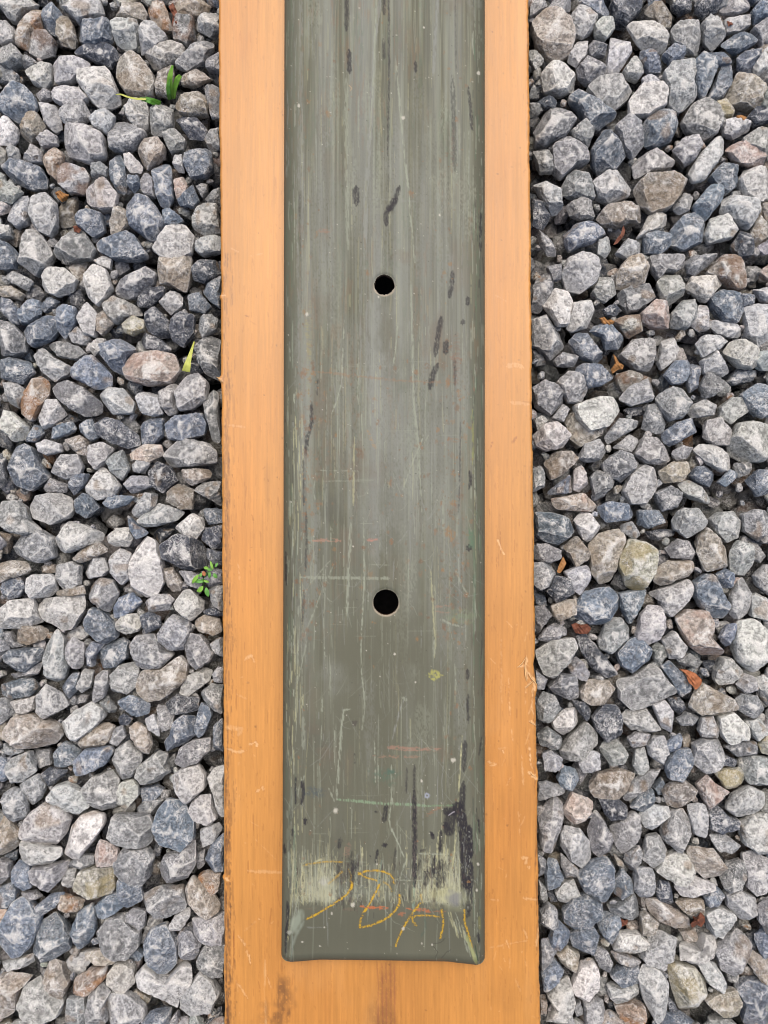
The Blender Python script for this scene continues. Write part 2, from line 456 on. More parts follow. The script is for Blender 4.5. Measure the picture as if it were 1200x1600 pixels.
# wear at the arris and shallow dents under the scuffs
F = grid_faces(nl, len(us))
fx = PX.ravel()[F].mean(1); fy = PY.ravel()[F].mean(1)            # openings added in the board to keep the bolt holes dark
F = F[(np.hypot(fx - 600.5, fy - 445) > 40) & (np.hypot(fx - 603, fy - 941) > 40)]
nc = len(us)
ring = np.concatenate([np.arange(0, nl) * nc, (nl - 1) * nc + np.arange(1, nc), (np.arange(nl - 2, -1, -1)) * nc + nc - 1, np.arange(nc - 2, 0, -1)])
V, Cc, F2 = skirt(V, Cc, ring, ZB - 0.019, wood * 0.8)
board_me = make_mesh('board', V, np.vstack([F, F2[:, ::-1]]), M_WOOD, Cc)
board_root = bpy.data.objects.new('wooden_board', None); SC.objects.link(board_root)
board_root.location = (0, 0, ZB - 0.019)
pb = link('plank', board_me, board_root, (0, 0, -(ZB - 0.019)))
tag(board_root, 'long orange stained wooden board lying on the gravel under the metal bar', 'board')
# torn splinters standing off the right arris
M_SPL = plain('pale_raw_wood', tuple(scuff * 0.95), 0.7, 0.2, var=0.15)


def sliver(name, pts, w_, parent, lift=0.0008):
    P = []
    for k, (x, y) in enumerate(pts):
        X, Y = at(x, y, ZB); P.append(Vector((float(X), float(Y), ZB + 0.0001 + lift * (k / (len(pts) - 1)))))
    vs, fs = [], []
    for k, p in enumerate(P):
        q = P[min(k + 1, len(P) - 1)] - P[max(k - 1, 0)]; q.z = 0; q.normalize(); n = Vector((-q.y, q.x, 0))
        t = w_ * PXM / 2 * (1 - 0.8 * abs(2 * k / (len(P) - 1) - 1) ** 2)
        vs += [p - n * t, p + Vector((0, 0, t * .8)), p + n * t, p - Vector((0, 0, t * .3))]
    for k in range(len(P) - 1):
        for j in range(4): fs.append([4 * k + j, 4 * k + (j + 1) % 4, 4 * k + 4 + (j + 1) % 4, 4 * k + 4 + j])
    o = link(name, make_mesh(name, [tuple(x) for x in vs], np.array(fs), M_SPL, None), parent, (0, 0, -(ZB - 0.019)))
    return o


for pts, w_ in (([(822, 1027), (820, 1040), (821, 1055), (823, 1064)], 3.2), ([(823, 1024), (816, 1036), (808, 1043)], 2.2), ([(824, 1050), (830, 1060), (836, 1066), (839, 1070)], 2.6),
                ([(834, 1062), (828, 1068), (820, 1075)], 2.4), ([(827, 1205), (832, 1210), (838, 1214)], 2.6), ([(338, 589), (343, 592), (348, 597)], 3.0), ([(826, 1127), (832, 1130), (838, 1134)], 2.0)):
    sliver('splinter', pts, w_, board_root)

# ------------------------------------------------------------------ olive painted steel bar
paint = lin(109, 109, 92) * 0.60
K = 0.62
def pc(r, g, b): return lin(r, g, b) * K
cv = Canvas(430, -40, 340, 1570, paint)
H, W = cv.h, cv.w
XX = np.arange(W)[None] + cv.x0 + np.zeros((H, 1)); YY = np.arange(H)[:, None] + cv.y0 + np.zeros((1, W))
cv.a *= (0.93 + 0.14 * vnoise(H, W, 120, 60, 11))[..., None]
grey = pc(154, 157, 150); palegreen = pc(170, 176, 156); paleyel = pc(196, 194, 152); black = pc(46, 43, 48); brown = pc(92, 78, 72); rust = pc(150, 112, 80); green = pc(98, 122, 98)
# rubbed paint: long vertical streaks, strongest in the upper two thirds
amt = np.interp(YY, [-40, 300, 700, 1000, 1150, 1390, 1415], [0.68, 0.60, 0.44, 0.20, 0.10, 0.10, 0.02])
edge_in = np.clip(np.minimum(XX - 462, 742 - XX) / 10, 0.12, 1)
for sy, sx, al, c in ((420, 9, .62, grey), (260, 4, .55, palegreen), (160, 2.2, .24, grey), (90, 1.5, .20, palegreen), (500, 26, .6, grey), (45, 1.3, .15, paleyel)):
    n = vnoise(H, W, sy, sx)
    cv.blend(np.clip((n - 0.52) / 0.3, 0, 1) * al * amt * edge_in, c)
n = vnoise(H, W, 300, 5); cv.blend(np.clip((n - .62) / .25, 0, 1) * .30 * amt, pc(104, 106, 98))
n = vnoise(H, W, 90, 18) * vnoise(H, W, 14, 2.2); cv.blend(np.clip((n - .42) / .25, 0, 1) * .35 * amt, rust)
n = vnoise(H, W, 70, 14); n2 = vnoise(H, W, 9, 1.8)
cv.blend(np.clip((n - .6) / .2, 0, 1) * np.clip((n2 - .5) / .2, 0, 1) * .3 * amt, green)
# broad smoky grey patches
for (x, y, rx, ry, al) in ((590, 620, 14, 160, .4), (505, 430, 22, 60, .3), (500, 330, 24, 70, .25), (700, 900, 14, 120, .28), (590, 845, 10, 26, .55), (535, 1060, 26, 24, .25), (476, 960, 8, 60, .3), (720, 1000, 12, 150, .28), (640, 690, 60, 150, .30), (560, 640, 60, 120, .24), (600, 330, 90, 120, .2), (470, 560, 12, 130, .25), (600, 790, 60, 50, .12), (620, 830, 40, 30, .12), (575, 1185, 6, 34, .35)):
    cv.blot(x, y, rx, ry, grey, al, 1.2, 0.5, brk=0.25)
for (x, y, rx, ry, al) in ((516, 795, 14, 20, .35), (490, 1155, 26, 30, .3), (640, 90, 30, 60, .15)):
    cv.blot(x, y, rx, ry, pc(88, 88, 80), al, 1.2, 0.5)
# plain smooth patches where the paint is whole
for (x, y, rx, ry, al) in ((590, 1015, 60, 46, .75), (575, 1110, 34, 60, .5), (560, 1230, 70, 40, .45), (640, 1010, 30, 40, .4), (605, 525, 16, 26, .5), (575, 1320, 40, 26, .35)):
    cv.blot(x, y, rx, ry, paint, al, 0.9, 0.4)

for _ in range(46):                        # irregular rubbed patches with broken edges
    x = rng.uniform(466, 738); y = rng.uniform(-20, 1190)
    cv.blot(x, y, rng.uniform(4, 16), rng.uniform(14, 90), [grey, palegreen, pc(118, 112, 100), grey][rng.integers(4)], rng.uniform(.10, .32), .9, .9, brk=rng.uniform(.3, .5))
for _ in range(40):
    x = rng.uniform(466, 738); y = rng.uniform(-20, 1400)
    cv.blot(x, y, rng.uniform(5, 20), rng.uniform(8, 40), [paint * .85, pc(124, 108, 92)][rng.integers(2)], rng.uniform(.12, .35), 1.2, .7)
# fine scratches, mostly along the bar
def scratches(n, x0, x1, y0, y1, cols, w_=(0.7, 1.4), al=(0.2, 0.7), ln=(2, 22), ang=0.03):
    for _ in range(n):
        x = rng.uniform(x0, x1); y = rng.uniform(y0, y1); l = rng.gamma(*ln) + 3; a_ = rng.normal(0, ang)
        c = cols[rng.integers(len(cols))]
        bend = rng.normal(0, l * 0.012)
        cv.stroke([(x, y), (x + l * .5 * math.sin(a_) + bend, y + l * .5), (x + l * math.sin(a_), y + l * math.cos(a_))], rng.uniform(*w_), c, rng.uniform(*al), 0.8, brk=rng.uniform(0, .35))
scratches(480, 460, 745, -40, 1200, [palegreen, grey, palegreen, paleyel], (0.7, 1.8), (.08, .34), (2, 34), .015)
scratches(300, 460, 745, 500, 1410, [palegreen, grey, palegreen], (0.6, 1.2), (.2, .75), (2, 24), .012)
scratches(160, 460, 745, 700, 1400, [grey, palegreen], (0.6, 1.0), (.12, .45), (2, 14), .5)
scratches(60, 460, 730, 560, 1400, [grey, palegreen], (0.7, 1.2), (.15, .45), (2, 16), 1.5)
for (x, y, rx, ry, al) in ((590, 1015, 66, 50, .6), (575, 1120, 40, 60, .45), (560, 1225, 70, 30, .35), (660, 1060, 30, 60, .3)):
    cv.blot(x, y, rx, ry, paint, al, 1.0, 0.5)
for k in range(26):                        # crosswise hairlines
    x = rng.uniform(470, 690); y = rng.uniform(560, 1380); l = rng.gamma(2, 16)
    cv.stroke([(x, y), (x + l, y + rng.normal(0, 1))], 0.9, palegreen, rng.uniform(.15, .45), .8, brk=.25)
# dirty, greenish flanks of the bar
scratches(160, 446, 464, -30, 1490, [palegreen, green, grey], (0.8, 1.8), (.15, .5), (2, 16), .02)
scratches(120, 448, 474, 600, 1410, [palegreen, paleyel], (0.8, 1.6), (.3, .75), (2, 14), .03)
scratches(170, 738, 756, -30, 1490, [green, palegreen, pc(80, 88, 78)], (0.8, 2.2), (.2, .6), (2, 18), .02)
scratches(70, 736, 757, 300, 1480, [black, brown], (0.8, 1.6), (.25, .6), (2, 10), .03)
scratches(60, 444, 458, 600, 1480, [black, brown], (0.8, 1.6), (.2, .5), (2, 9), .03)

# long marks traced from the photograph
LM = [
    ([(594, -40), (594, 0), (585, 65), (579, 195), (572, 300), (570, 420)], 6, grey, .55), ([(588, 0), (583, 120), (577, 230)], 2, palegreen, .6),
    ([(685, -20), (680, 60), (677, 118)], 4, grey, .65), ([(618, 90), (626, 180), (629, 208), (638, 300), (648, 410)], 3, palegreen, .7),
    ([(541, 105), (541, 250), (544, 390)], 6, palegreen, .45), ([(560, 150), (560, 230)], 2, palegreen, .5), ([(470, -20), (472, 400)], 6, grey, .35),
    ([(467, 120), (465, 420), (467, 600)], 3, grey, .35), ([(642, 440), (645, 540), (646, 617), (653, 695), (659, 800)], 3.5, palegreen, .6),
    ([(577, 470), (578, 620)], 14, grey, .35), ([(565, 400), (562, 600)], 5, grey, .35), ([(538, 500), (535, 560), (534, 595), (528, 620), (517, 651)], 1.5, palegreen, .8),
    ([(622, 504), (618, 545), (614, 571)], 1.6, palegreen, .75), ([(560, 560), (560, 632)], 3, palegreen, .55), ([(553, 677), (552, 790)], 3, paleyel, .55),
    ([(662, 680), (650, 710), (640, 735), (629, 765)], 1.5, palegreen, .7), ([(670, 680), (655, 705)], 1.2, palegreen, .5), ([(548, 817), (545, 880), (542, 962)], 5, palegreen, .62),
    ([(568, 815), (569, 908), (564, 1008), (565, 1050), (568, 1080)], 1.6, palegreen, .75), ([(568, 1075), (570, 1100), (566, 1140)], 3, palegreen, .5),
    ([(469, 902), (540, 903), (607, 904)], 4.5, palegreen, .55), ([(598, 903), (608, 904)], 5, palegreen, .6), ([(578, 882), (608, 883)], 1.6, palegreen, .5),
    ([(521, 882), (500, 930), (475, 996)], 1.6, palegreen, .55), ([(516, 876), (490, 905), (470, 935)], 1.4, palegreen, .45), ([(480, 1000), (466, 1063)], 1.5, palegreen, .5),
    ([(673, 890), (677, 960), (680, 1000), (679, 1028)], 2.4, paleyel, .55), ([(679, 1000), (678, 1028)], 4, palegreen, .6), ([(687, 967), (705, 975), (724, 980)], 3.4, palegreen, .6),
    ([(711, 890), (722, 915), (733, 932)], 3, palegreen, .5), ([(633, 1088), (624, 1110), (612, 1160)], 2.6, grey, .7), ([(629, 1090), (636, 1094)], 5, palegreen, .5),
    ([(548, 1108), (536, 1110), (533, 1150), (529, 1200), (526, 1250)], 4.6, palegreen, .68), ([(474, 1120), (474, 1170)], 5, palegreen, .4), ([(504, 1090), (503, 1112)], 1.6, palegreen, .6),
    ([(526, 1249), (560, 1252), (600, 1256), (643, 1257), (673, 1260)], 4.2, pc(146, 172, 138), .68), ([(673, 1259), (725, 1258)], 2, pc(130, 160, 120), .6),
    ([(514, 1232), (522, 1252)], 2, palegreen, .6), ([(722, 1150), (718, 1210), (715, 1257), (712, 1300), (708, 1352)], 1.7, paleyel, .9),
    ([(612, 1195), (612, 1257), (608, 1280), (612, 1297), (624, 1322), (638, 1352)], 2.1, palegreen, .8), ([(585, 1150), (587, 1222)], 1.1, palegreen, .8),
    ([(686, 1298), (682, 1345), (677, 1400)], 2.2, paleyel, .8), ([(711, 1320), (706, 1360)], 1.6, paleyel, .7), ([(693, 1320), (696, 1360)], 2.4, paleyel, .75), ([(700, 1325), (697, 1356)], 1.6, paleyel, .75),
    ([(635, 1298), (635, 1366)], 1.8, paleyel, .7), ([(638, 1333), (616, 1400), (616, 1412)], 1.4, palegreen, .7), ([(613, 1375), (660, 1376)], 1.6, palegreen, .85), ([(655, 1334), (697, 1335)], 1.8, palegreen, .7),
    ([(566, 1324), (566, 1348)], 2.4, paleyel, .8), ([(490, 1348), (504, 1342)], 2, paleyel, .8), ([(649, 1362), (647, 1390), (646, 1428)], 3.4, pc(160, 188, 165), .6), ([(480, 1449), (510, 1449)], 1.2, grey, .5),
    ([(596, 1345), (593, 1370), (591, 1400)], 2.4, pc(125, 150, 140), .6), ([(460, 1290), (463, 1400)], 4, pc(130, 150, 125), .5), ([(452, 1330), (455, 1395)], 4, palegreen, .35),
    ([(476, 1210), (468, 1230), (465, 1245)], 2.5, palegreen, .6), ([(741, 800), (740, 1080)], 3, green, .5), ([(738, 640), (739, 740)], 3, pc(165, 170, 90), .4), ([(744, 1300), (748, 1320)], 2, palegreen, .6),
    ([(733, 134), (732, 340)], 1.2, palegreen, .5), ([(500, 735), (560, 736)], 1.1, palegreen, .55), ([(560, 736), (560, 752)], 1.1, palegreen, .5), ([(505, 752), (565, 752)], .9, palegreen, .4), ([(493, 740), (490, 770), (494, 784)], 1.2, palegreen, .6),
    ([(570, 310), (650, 315)], 3, grey, .25), ([(600, 832), (622, 848), (640, 826)], 1.1, grey, .4)]
for p, w_, c, al in LM: cv.stroke(p, w_, c, al * .95, 1.2, brk=0.26 if w_ < 2.5 else 0.38, rag=0.8, grain=(9, 1.2))
PB = vnoise(90, 340, 16, 11, 91)
# band of dense scouring above the folded end
for _ in range(2100):
    x = rng.choice([rng.uniform(458, 740), rng.normal(492, 20), rng.normal(694, 24), rng.normal(690, 22)])
    if not 455 < x < 741: continue
    if PB[int(rng.integers(0, 80)), int(x - 430)] < rng.uniform(.30, .62): continue
    y1 = 1409 + rng.normal(0, 4); y0 = y1 - rng.gamma(2.0, 16)
    if rng.random() < .35: y1 -= rng.uniform(0, 60); y0 = y1 - rng.gamma(2, 9)
    cv.stroke([(x, y0), (x + rng.normal(0, 2.0), y1)], rng.uniform(.7, 1.6), [paleyel, palegreen, pc(190, 192, 170), pc(196, 194, 158)][rng.integers(4)], rng.uniform(.15, .55), .9, brk=rng.uniform(.1, .4))
for _ in range(460):
    x = rng.choice([rng.uniform(460, 735), rng.normal(545, 14), rng.normal(675, 18)]); y = rng.uniform(1335, 1408)
    cv.stroke([(x, y), (x + rng.normal(0, 1), y + rng.gamma(2, 5))], rng.uniform(.8, 2.2), [brown, black, pc(84, 74, 66)][rng.integers(3)], rng.uniform(.25, .7), .8, brk=.3)
for _ in range(120):
    x = rng.uniform(460, 735); y = rng.uniform(1350, 1408)
    cv.stroke([(x, y), (x + rng.normal(0, 4), y + rng.normal(0, 4))], .9, paleyel, .5, .8)
cv.blot(499, 1388, 20, 17, pc(176, 176, 150), .55, 1.1, .6); cv.blot(506, 1378, 6, 6, pc(196, 196, 188), .5, 1.2, .4)
cv.blot(690, 1398, 24, 12, pc(186, 184, 140), .5, 1.1, .6); cv.blot(560, 1392, 34, 12, pc(150, 156, 140), .3, 1.2, .6)
# bare and tarry dark marks
DM = [([(541, -30), (542, 20), (541, 48)], 6.5, .8), ([(545, 78), (546, 96), (546, 114)], 8, .95), ([(607, -40), (608, 100), (606, 243)], 3, .8), ([(599, -20), (600, 22)], 6, .8), ([(599, 60), (600, 92)], 4, .6),
      ([(649, 96), (650, 113)], 5, .9), ([(707, 118), (709, 180), (711, 268)], 8, .55), ([(732, 134), (735, 165), (738, 203)], 5, .9), ([(556, 291), (557, 321)], 10, .95),
      ([(624, 291), (616, 318), (608, 330)], 8, .95), ([(610, 322), (603, 335), (604, 352)], 8, .95), ([(618, 310), (606, 330)], 10, .8), ([(751, 333), (751, 392)], 4, .95), ([(607, 243), (607, 300)], 1.5, .4),
      ([(707, 424), (706, 445), (702, 465)], 7.5, .85), ([(731, 464), (731, 477)], 7, .9), ([(690, 495), (685, 520), (680, 556)], 9, .9), ([(697, 533), (696, 553)], 8.5, .9), ([(684, 568), (676, 585), (672, 608)], 9, .9),
      ([(723, 500), (723, 507)], 8, .7), ([(711, 560), (711, 602)], 4.5, .7), ([(497, 592), (496, 617)], 3, .7), ([(486, 628), (487, 660), (480, 685), (478, 712)], 6, .9), ([(474, 716), (475, 790)], 3, .7),
      ([(719, 660), (718, 740), (716, 800)], 2.4, .55), ([(734, 736), (736, 750), (733, 764)], 4.5, .9), ([(478, 800), (479, 850), (477, 892)], 4.5, .6), ([(475, 925), (472, 975)], 4.5, .6), ([(733, 852), (733, 860)], 9, .9),
      ([(447, 862), (447, 914)], 2.6, .9), ([(731, 1046), (731, 1062)], 6, .9), ([(732, 1085), (731, 1105), (733, 1130)], 4, .85), ([(727, 1158), (725, 1205)], 8, .8), ([(462, 1213), (462, 1256)], 3, .85),
      ([(472, 1220), (474, 1240), (470, 1256)], 5.5, .85), ([(477, 1279), (477, 1288)], 6.5, .95), ([(588, 1267), (588, 1270)], 4.5, .9), ([(604, 1258), (600, 1284)], 8, .75), ([(598, 1321), (605, 1320)], 7, .85),
      ([(590, 1328), (587, 1348)], 4.5, .95), ([(554, 1178), (554, 1193)], 1.8, .8), ([(647, 1236), (648, 1300), (648, 1384)], 8, .85), ([(647, 1196), (647, 1236)], 5, .5), ([(636, 1200), (635, 1240)], 3, .5),
      ([(724, 1222), (722, 1257), (727, 1300)], 10, .8), ([(715, 1262), (726, 1300), (730, 1350), (731, 1380)], 19, .95), ([(733, 1290), (736, 1340)], 9, .9), ([(731, 1370), (734, 1400), (732, 1426)], 10, .95),
      ([(697, 1268), (712, 1268)], 12, .8), ([(703, 1276), (702, 1298)], 18, .75), ([(693, 1286), (705, 1300)], 9, .9), ([(676, 1303), (677, 1311)], 6.5, .95), ([(673, 1300), (677, 1306)], 4, .8), ([(689, 1298), (687, 1330)], 6, .8),
      ([(748, 1280), (749, 1302)], 3, .8), ([(679, 1338), (676, 1372)], 6, .8), ([(747, 1458), (748, 1472)], 5, .8), ([(449, 1408), (450, 1430), (447, 1470)], 5, .75), ([(446, 1470), (446, 1490)], 3, .6), ([(664, 1328), (656, 1330)], 4, .6),
      ([(667, 1360), (665, 1384)], 9, .6), ([(690, 1352), (688, 1380)], 18, .5), ([(550, 1330), (549, 1400)], 6, .45), ([(553, 1346), (556, 1360)], 9, .6), ([(532, 1310), (530, 1326)], 7, .6), ([(618, 1325), (615, 1360)], 4, .5), ([(753, 1150), (749, 1180)], 2.5, .8),
      ([(444, 1320), (445, 1334)], 5, .7), ([(457, 1295), (457, 1306)], 3, .7), ([(734, 1428), (724, 1436)], 5, .5), ([(468, 300), (469, 400)], 3, .35), ([(470, 400), (471, 480)], 2, .3), ([(712, 0), (713, 110)], 2, .35), ([(721, 1250), (724, 1420)], 8, .55)]
for p, w_, al in DM:
    if p[0][1] > 1190: al *= 1.35
    cv.stroke(p, w_, black, min(.95, al * .62), 2.2, brk=0.30, rag=1.0, taper=w_ < 12, grain=(7, 1.2)); cv.stroke(p, w_ * .85, black, min(.95, al * .62), 1.4, brk=0.36, rag=1.2, taper=w_ < 12, grain=(3, 1.1))
for _ in range(170):                       # pale flecks inside the big black scar
    y = rng.uniform(1262, 1425); x = np.interp(y, [1262, 1425], [722, 733]) + rng.normal(0, 6)
    cv.stroke([(x, y), (x + rng.normal(0, .6), y + rng.gamma(2, 2))], .9, [paint, grey, brown][rng.integers(3)], rng.uniform(.3, .8), .8)
cv.stroke([(701, 1274), (710, 1268)], 1.3, pc(190, 185, 190), .9, .8)
for _ in range(60):
    y = rng.uniform(1240, 1384); x = 648 + rng.normal(0, 2.6)
    cv.stroke([(x, y), (x, y + rng.gamma(2, 2))], .9, pc(112, 100, 96), .6, .8)
cv.blot(492, 1238, 14, 7, pc(78, 90, 96), .55, 1.0, .6, brk=.35)
# rust: pin-prick spots and smears, pink and orange rubs
for _ in range(620):
    x = rng.choice([rng.uniform(462, 745), rng.normal(708, 12), rng.normal(480, 10)]); y = rng.choice([rng.uniform(-30, 1400), rng.uniform(560, 1000), rng.uniform(560, 1000)])
    if not 460 < x < 745: continue
    r = rng.gamma(2.0, .65) + .5
    cv.blot(x, y, r, r * rng.uniform(.8, 1.8), [rust, pc(128, 94, 68), pc(160, 122, 80), pc(140, 112, 90)][rng.integers(4)], rng.uniform(.25, .65), .7, .6, brk=.3)
for p, w_, c, al in (([(488, 845), (508, 844), (532, 845)], 5, pc(196, 146, 124), .6), ([(574, 844), (592, 844)], 5, pc(206, 140, 120), .7), ([(606, 1168), (640, 1170), (672, 1171), (688, 1170)], 6.5, pc(186, 140, 120), .6),
    ([(583, 1181), (620, 1183), (656, 1182)], 4, pc(176, 138, 116), .5), ([(680, 948), (704, 947)], 3, pc(176, 138, 116), .55), ([(680, 955), (704, 957)], 3, pc(176, 138, 116), .5), ([(488, 580), (560, 588), (640, 596), (716, 597)], 4, pc(160, 126, 98), .45),
    ([(498, 360), (514, 362)], 7, pc(176, 128, 104), .4), ([(562, 1416), (585, 1418), (606, 1419)], 5, pc(222, 122, 70), .8), ([(634, 1419), (655, 1421), (673, 1424)], 4.5, pc(220, 122, 72), .75), ([(622, 1430), (633, 1427)], 6, pc(200, 120, 80), .6), ([(673, 1424), (700, 1426)], 3, pc(190, 120, 80), .4),
    ([(480, 1420), (560, 1421)], 4, pc(140, 118, 100), .35), ([(700, 686), (716, 688)], 6, pc(150, 120, 98), .5), ([(713, 520), (713, 600)], 10, pc(140, 112, 96), .35), ([(702, 556), (718, 562)], 8, pc(150, 112, 92), .45), ([(708, 200), (706, 270)], 6, pc(120, 98, 88), .4),
    ([(574, 672), (586, 700)], 5, pc(186, 146, 92), .4), ([(478, 500), (484, 560)], 6, pc(170, 160, 110), .45), ([(484, 470), (482, 620)], 7, pc(160, 158, 120), .3), ([(545, 1318), (540, 1340)], 10, pc(160, 124, 108), .4), ([(690, 1259), (664, 1275)], 5, pc(160, 110, 80), .5)):
    cv.stroke(p, w_, c, al * .8, 1.6, brk=.44, rag=1.2, grain=(1.4, 4))
cv.blot(679, 1055, 8, 6, pc(188, 186, 104), .75, .8, .8, brk=.3); cv.blot(673, 1180, 0.1, 0.1, rust, 0)
cv.blot(735, 842, 4, 12, pc(92, 128, 100), .6, .8, .6, brk=.3); cv.blot(720, 963, 22, 8, pc(140, 160, 120), .3, 1, .6, brk=.3)
cv.blot(600, 1213, 16, 10, pc(86, 116, 98), .45, 1.0, .8, brk=.4); cv.blot(610, 1206, 5, 4, pc(78, 112, 98), .6, .8, .6)
# round grey spot, pale smear at the left corner, greenish smear at the right corner
cv.blot(710, 1404, 17, 17, pc(196, 200, 160), .35, 1.0, .4); cv.blot(710, 1404, 11.5, 11.5, pc(120, 120, 130), .7, .9, .35)
cv.blot(463, 1441, 8, 17, pc(158, 166, 148), .85, .6, .25, rot=0.42); cv.stroke([(475, 1440), (462, 1462), (456, 1480)], 4, pc(150, 158, 142), .6, 3); cv.blot(452, 1457, 3, 3, pc(190, 190, 180), .6, .6)
cv.stroke([(466, 1400), (458, 1440), (452, 1462)], 2, palegreen, .5, 1.2)
for k in range(26):
    t = rng.random(); x = 704 + t * 42 + rng.normal(0, 5 * (1 - t) + 1); y = 1428 + t * 72
    cv.stroke([(x, y - 5), (x + 5, y + rng.uniform(6, 20))], rng.uniform(1, 2.2), [paleyel, palegreen][k % 2], .55, 1, brk=.2)
cv.stroke([(729, 1462), (737, 1484), (745, 1506)], 6, pc(160, 166, 112), .75, 1.6, brk=.15); cv.stroke([(742, 1476), (747, 1502)], 2, pc(60, 78, 58), .8)
cv.stroke([(749, 1432), (750, 1452)], 4, pc(140, 136, 80), .5, 1.2)
cv.stroke([(664, 1432), (665, 1450), (658, 1464)], 4, pc(86, 104, 92), .5, 1.6, brk=.3)
# hairline cracks near the lower edge
for p in ([(675, 1476), (684, 1488), (680, 1496)], [(690, 1497), (699, 1487), (704, 1484)], [(674, 1475), (688, 1473), (696, 1466)]): cv.stroke(p, 1.0, pc(70, 68, 60), .8, .8)
cv.blot(678, 1502, 16, 3, rust * .8, .5, 1, .5); cv.blot(520, 1500, 50, 3, pc(100, 100, 84), .4)
# yellow wax-crayon writing  ") D A \"
yel = pc(222, 178, 44)
CR = [([(480, 1436), (495, 1428), (514, 1417), (532, 1405), (543, 1397), (549, 1388), (550, 1378)], 3.0, .95), ([(475, 1352), (490, 1349), (505, 1347), (520, 1346), (534, 1347)], 2.6, .55), ([(534, 1362), (524, 1372), (514, 1380)], 4, .35), ([(548, 1378), (549, 1368), (545, 1358)], 2.4, .25),
      ([(560, 1366), (572, 1361), (587, 1360), (600, 1362), (609, 1366), (615, 1374), (616, 1380)], 3.0, .85), ([(560, 1364), (572, 1371), (588, 1376)], 2.8, .7), ([(593, 1382), (587, 1394), (578, 1411), (567, 1428), (563, 1440), (563, 1449)], 3.2, .95),
      ([(563, 1449), (580, 1446), (598, 1438), (608, 1432), (618, 1423), (624, 1412), (625, 1398)], 3.2, .92), ([(600, 1378), (608, 1384), (612, 1392)], 3, .4), ([(592, 1384), (592, 1400)], 3, .4),
      ([(656, 1412), (643, 1429), (636, 1440), (630, 1450), (623, 1464), (618, 1478)], 3.4, .92), ([(644, 1434), (650, 1431), (665, 1430), (676, 1431), (686, 1433)], 3.0, .8), ([(644, 1434), (646, 1441), (650, 1446)], 2.8, .7),
      ([(690, 1422), (693, 1438), (692, 1450), (688, 1466)], 3.4, .9), ([(726, 1422), (726, 1438), (730, 1454), (735, 1470)], 3.0, .85), ([(735, 1470), (738, 1480)], 2, .5), ([(657, 1398), (660, 1410)], 3, .4)]
for p, w_, al in CR:
    cv.stroke(p, w_ + 1.4, pc(120, 96, 44), al * .35, 1.2, taper=False, rag=.7, brk=.25)
    cv.stroke(p, w_ * .8, yel, al * .95, 1.1, brk=.33, rag=.7, taper=False, grain=(1.5, 1.5))
# droppings, chips and lint
for (x, y, r) in ((630, 184, 2.6), (748, 114, 2.6), (467, 165, 2.2), (708, 1188, 3.1), (524, 1267, 3.4), (694, 0, 0.1), (630, 1451, 2.2), (589, 1350, 1.3), (480, 491, 2.4), (552, 854, 1.2), (649, 1066, 1.2), (617, 1022, 1.8), (591, 464, 1.6), (662, 43, 1.4), (687, 336, 1.6), (659, 1220, 1.7), (594, 1057, 1.0), (675, 1476, 1.3), (659, 1474, 1.1), (507, 1449, 1.2), (473, 1472, 1.6), (500, 1478, 1.1), (518, 1427, 1.6), (745, 1391, 1.8), (551, 1414, 3), (747, 1350, 2)):
    cv.blot(x, y, r, r * 1.15, pc(214, 210, 194), .8, .7, .3)
cv.blot(667, 1243, 4, 4, pc(170, 176, 190), .8, .5, .2); cv.blot(667, 1243, 1.6, 1.6, paint, .9, .5, .1); cv.blot(554, 1130, 4, 4.5, pc(84, 78, 72), .7, .7, .4)
cv.stroke([(545, 133), (550, 138), (547, 142)], 1.1, pc(200, 170, 130), .7)
for _ in range(420):
    cv.blot(rng.uniform(446, 756), rng.uniform(-30, 1505), rng.uniform(.5, 1.0), rng.uniform(.5, 1.0), [pc(215, 212, 196), pc(76, 76, 68), pc(190, 190, 170)][rng.integers(3)], rng.uniform(.3, .85), .7, .2)
# bare metal lips of the two bolt holes
HOLES = ((600.5, 445.0, 15.6), (603.0, 941.0, 19.8))
for hx, hy, hr in HOLES:
    a, b, c, d = cv.window(hx - 40, hx + 40, hy - 40, hy + 40)
    Y, X = np.mgrid[c:d, a:b]; X = X + cv.x0 - hx; Y = Y + cv.y0 - hy; R = np.hypot(X, Y)
    lowside = np.clip((Y / np.maximum(R, 1) + 0.55) / 1.2, 0.15, 1)
    wd = 1.2 + 1.6 * lowside
    mask = np.clip((wd - np.abs(R - hr)) / 1.3 + .4, 0, 1) * lowside * (0.55 + 0.45 * vnoise(d - c, b - a, 3, 3))
    cv.blend(mask * .75, pc(200, 184, 162), slice(c, d), slice(a, b))

# shell geometry
ZT = ZB + 0.019
PXT = (CZ - ZT) * TANV / 800
ys = np.concatenate([np.arange(-620, -30, 10.0), np.arange(-30, 1512.5, 1.0)])
ys = ys / ys[-1] * 1504.0 if False else ys
nv = len(ys)
us = np.linspace(0, 1, 330)
L_ = np.interp(ys, [-620, 0, 400, 800, 1300, 1440, 1512], [444, 444.5, 443.5, 443, 441.5, 440.2, 439.4])
R_ = np.interp(ys, [-620, 0, 800, 1400, 1512], [757.5, 757.5, 757.5, 757.5, 757.5])
PX = L_[:, None] + (R_ - L_)[:, None] * us[None]
PY = np.repeat(ys[:, None], len(us), 1)
end = np.interp(us * 318 + 440, [440, 452, 470, 500, 560, 640, 700, 730, 748, 758], [1502.5, 1503.2, 1502, 1499.5, 1500, 1501.2, 1502.5, 1506, 1508.2, 1507.5])
YM = 1512.0
stretch = np.clip((PY - 1400) / (YM - 1400), 0, 1)
PY = PY + stretch * (end[None] - YM)
RC = 13.0                                  # rounded corners at the end
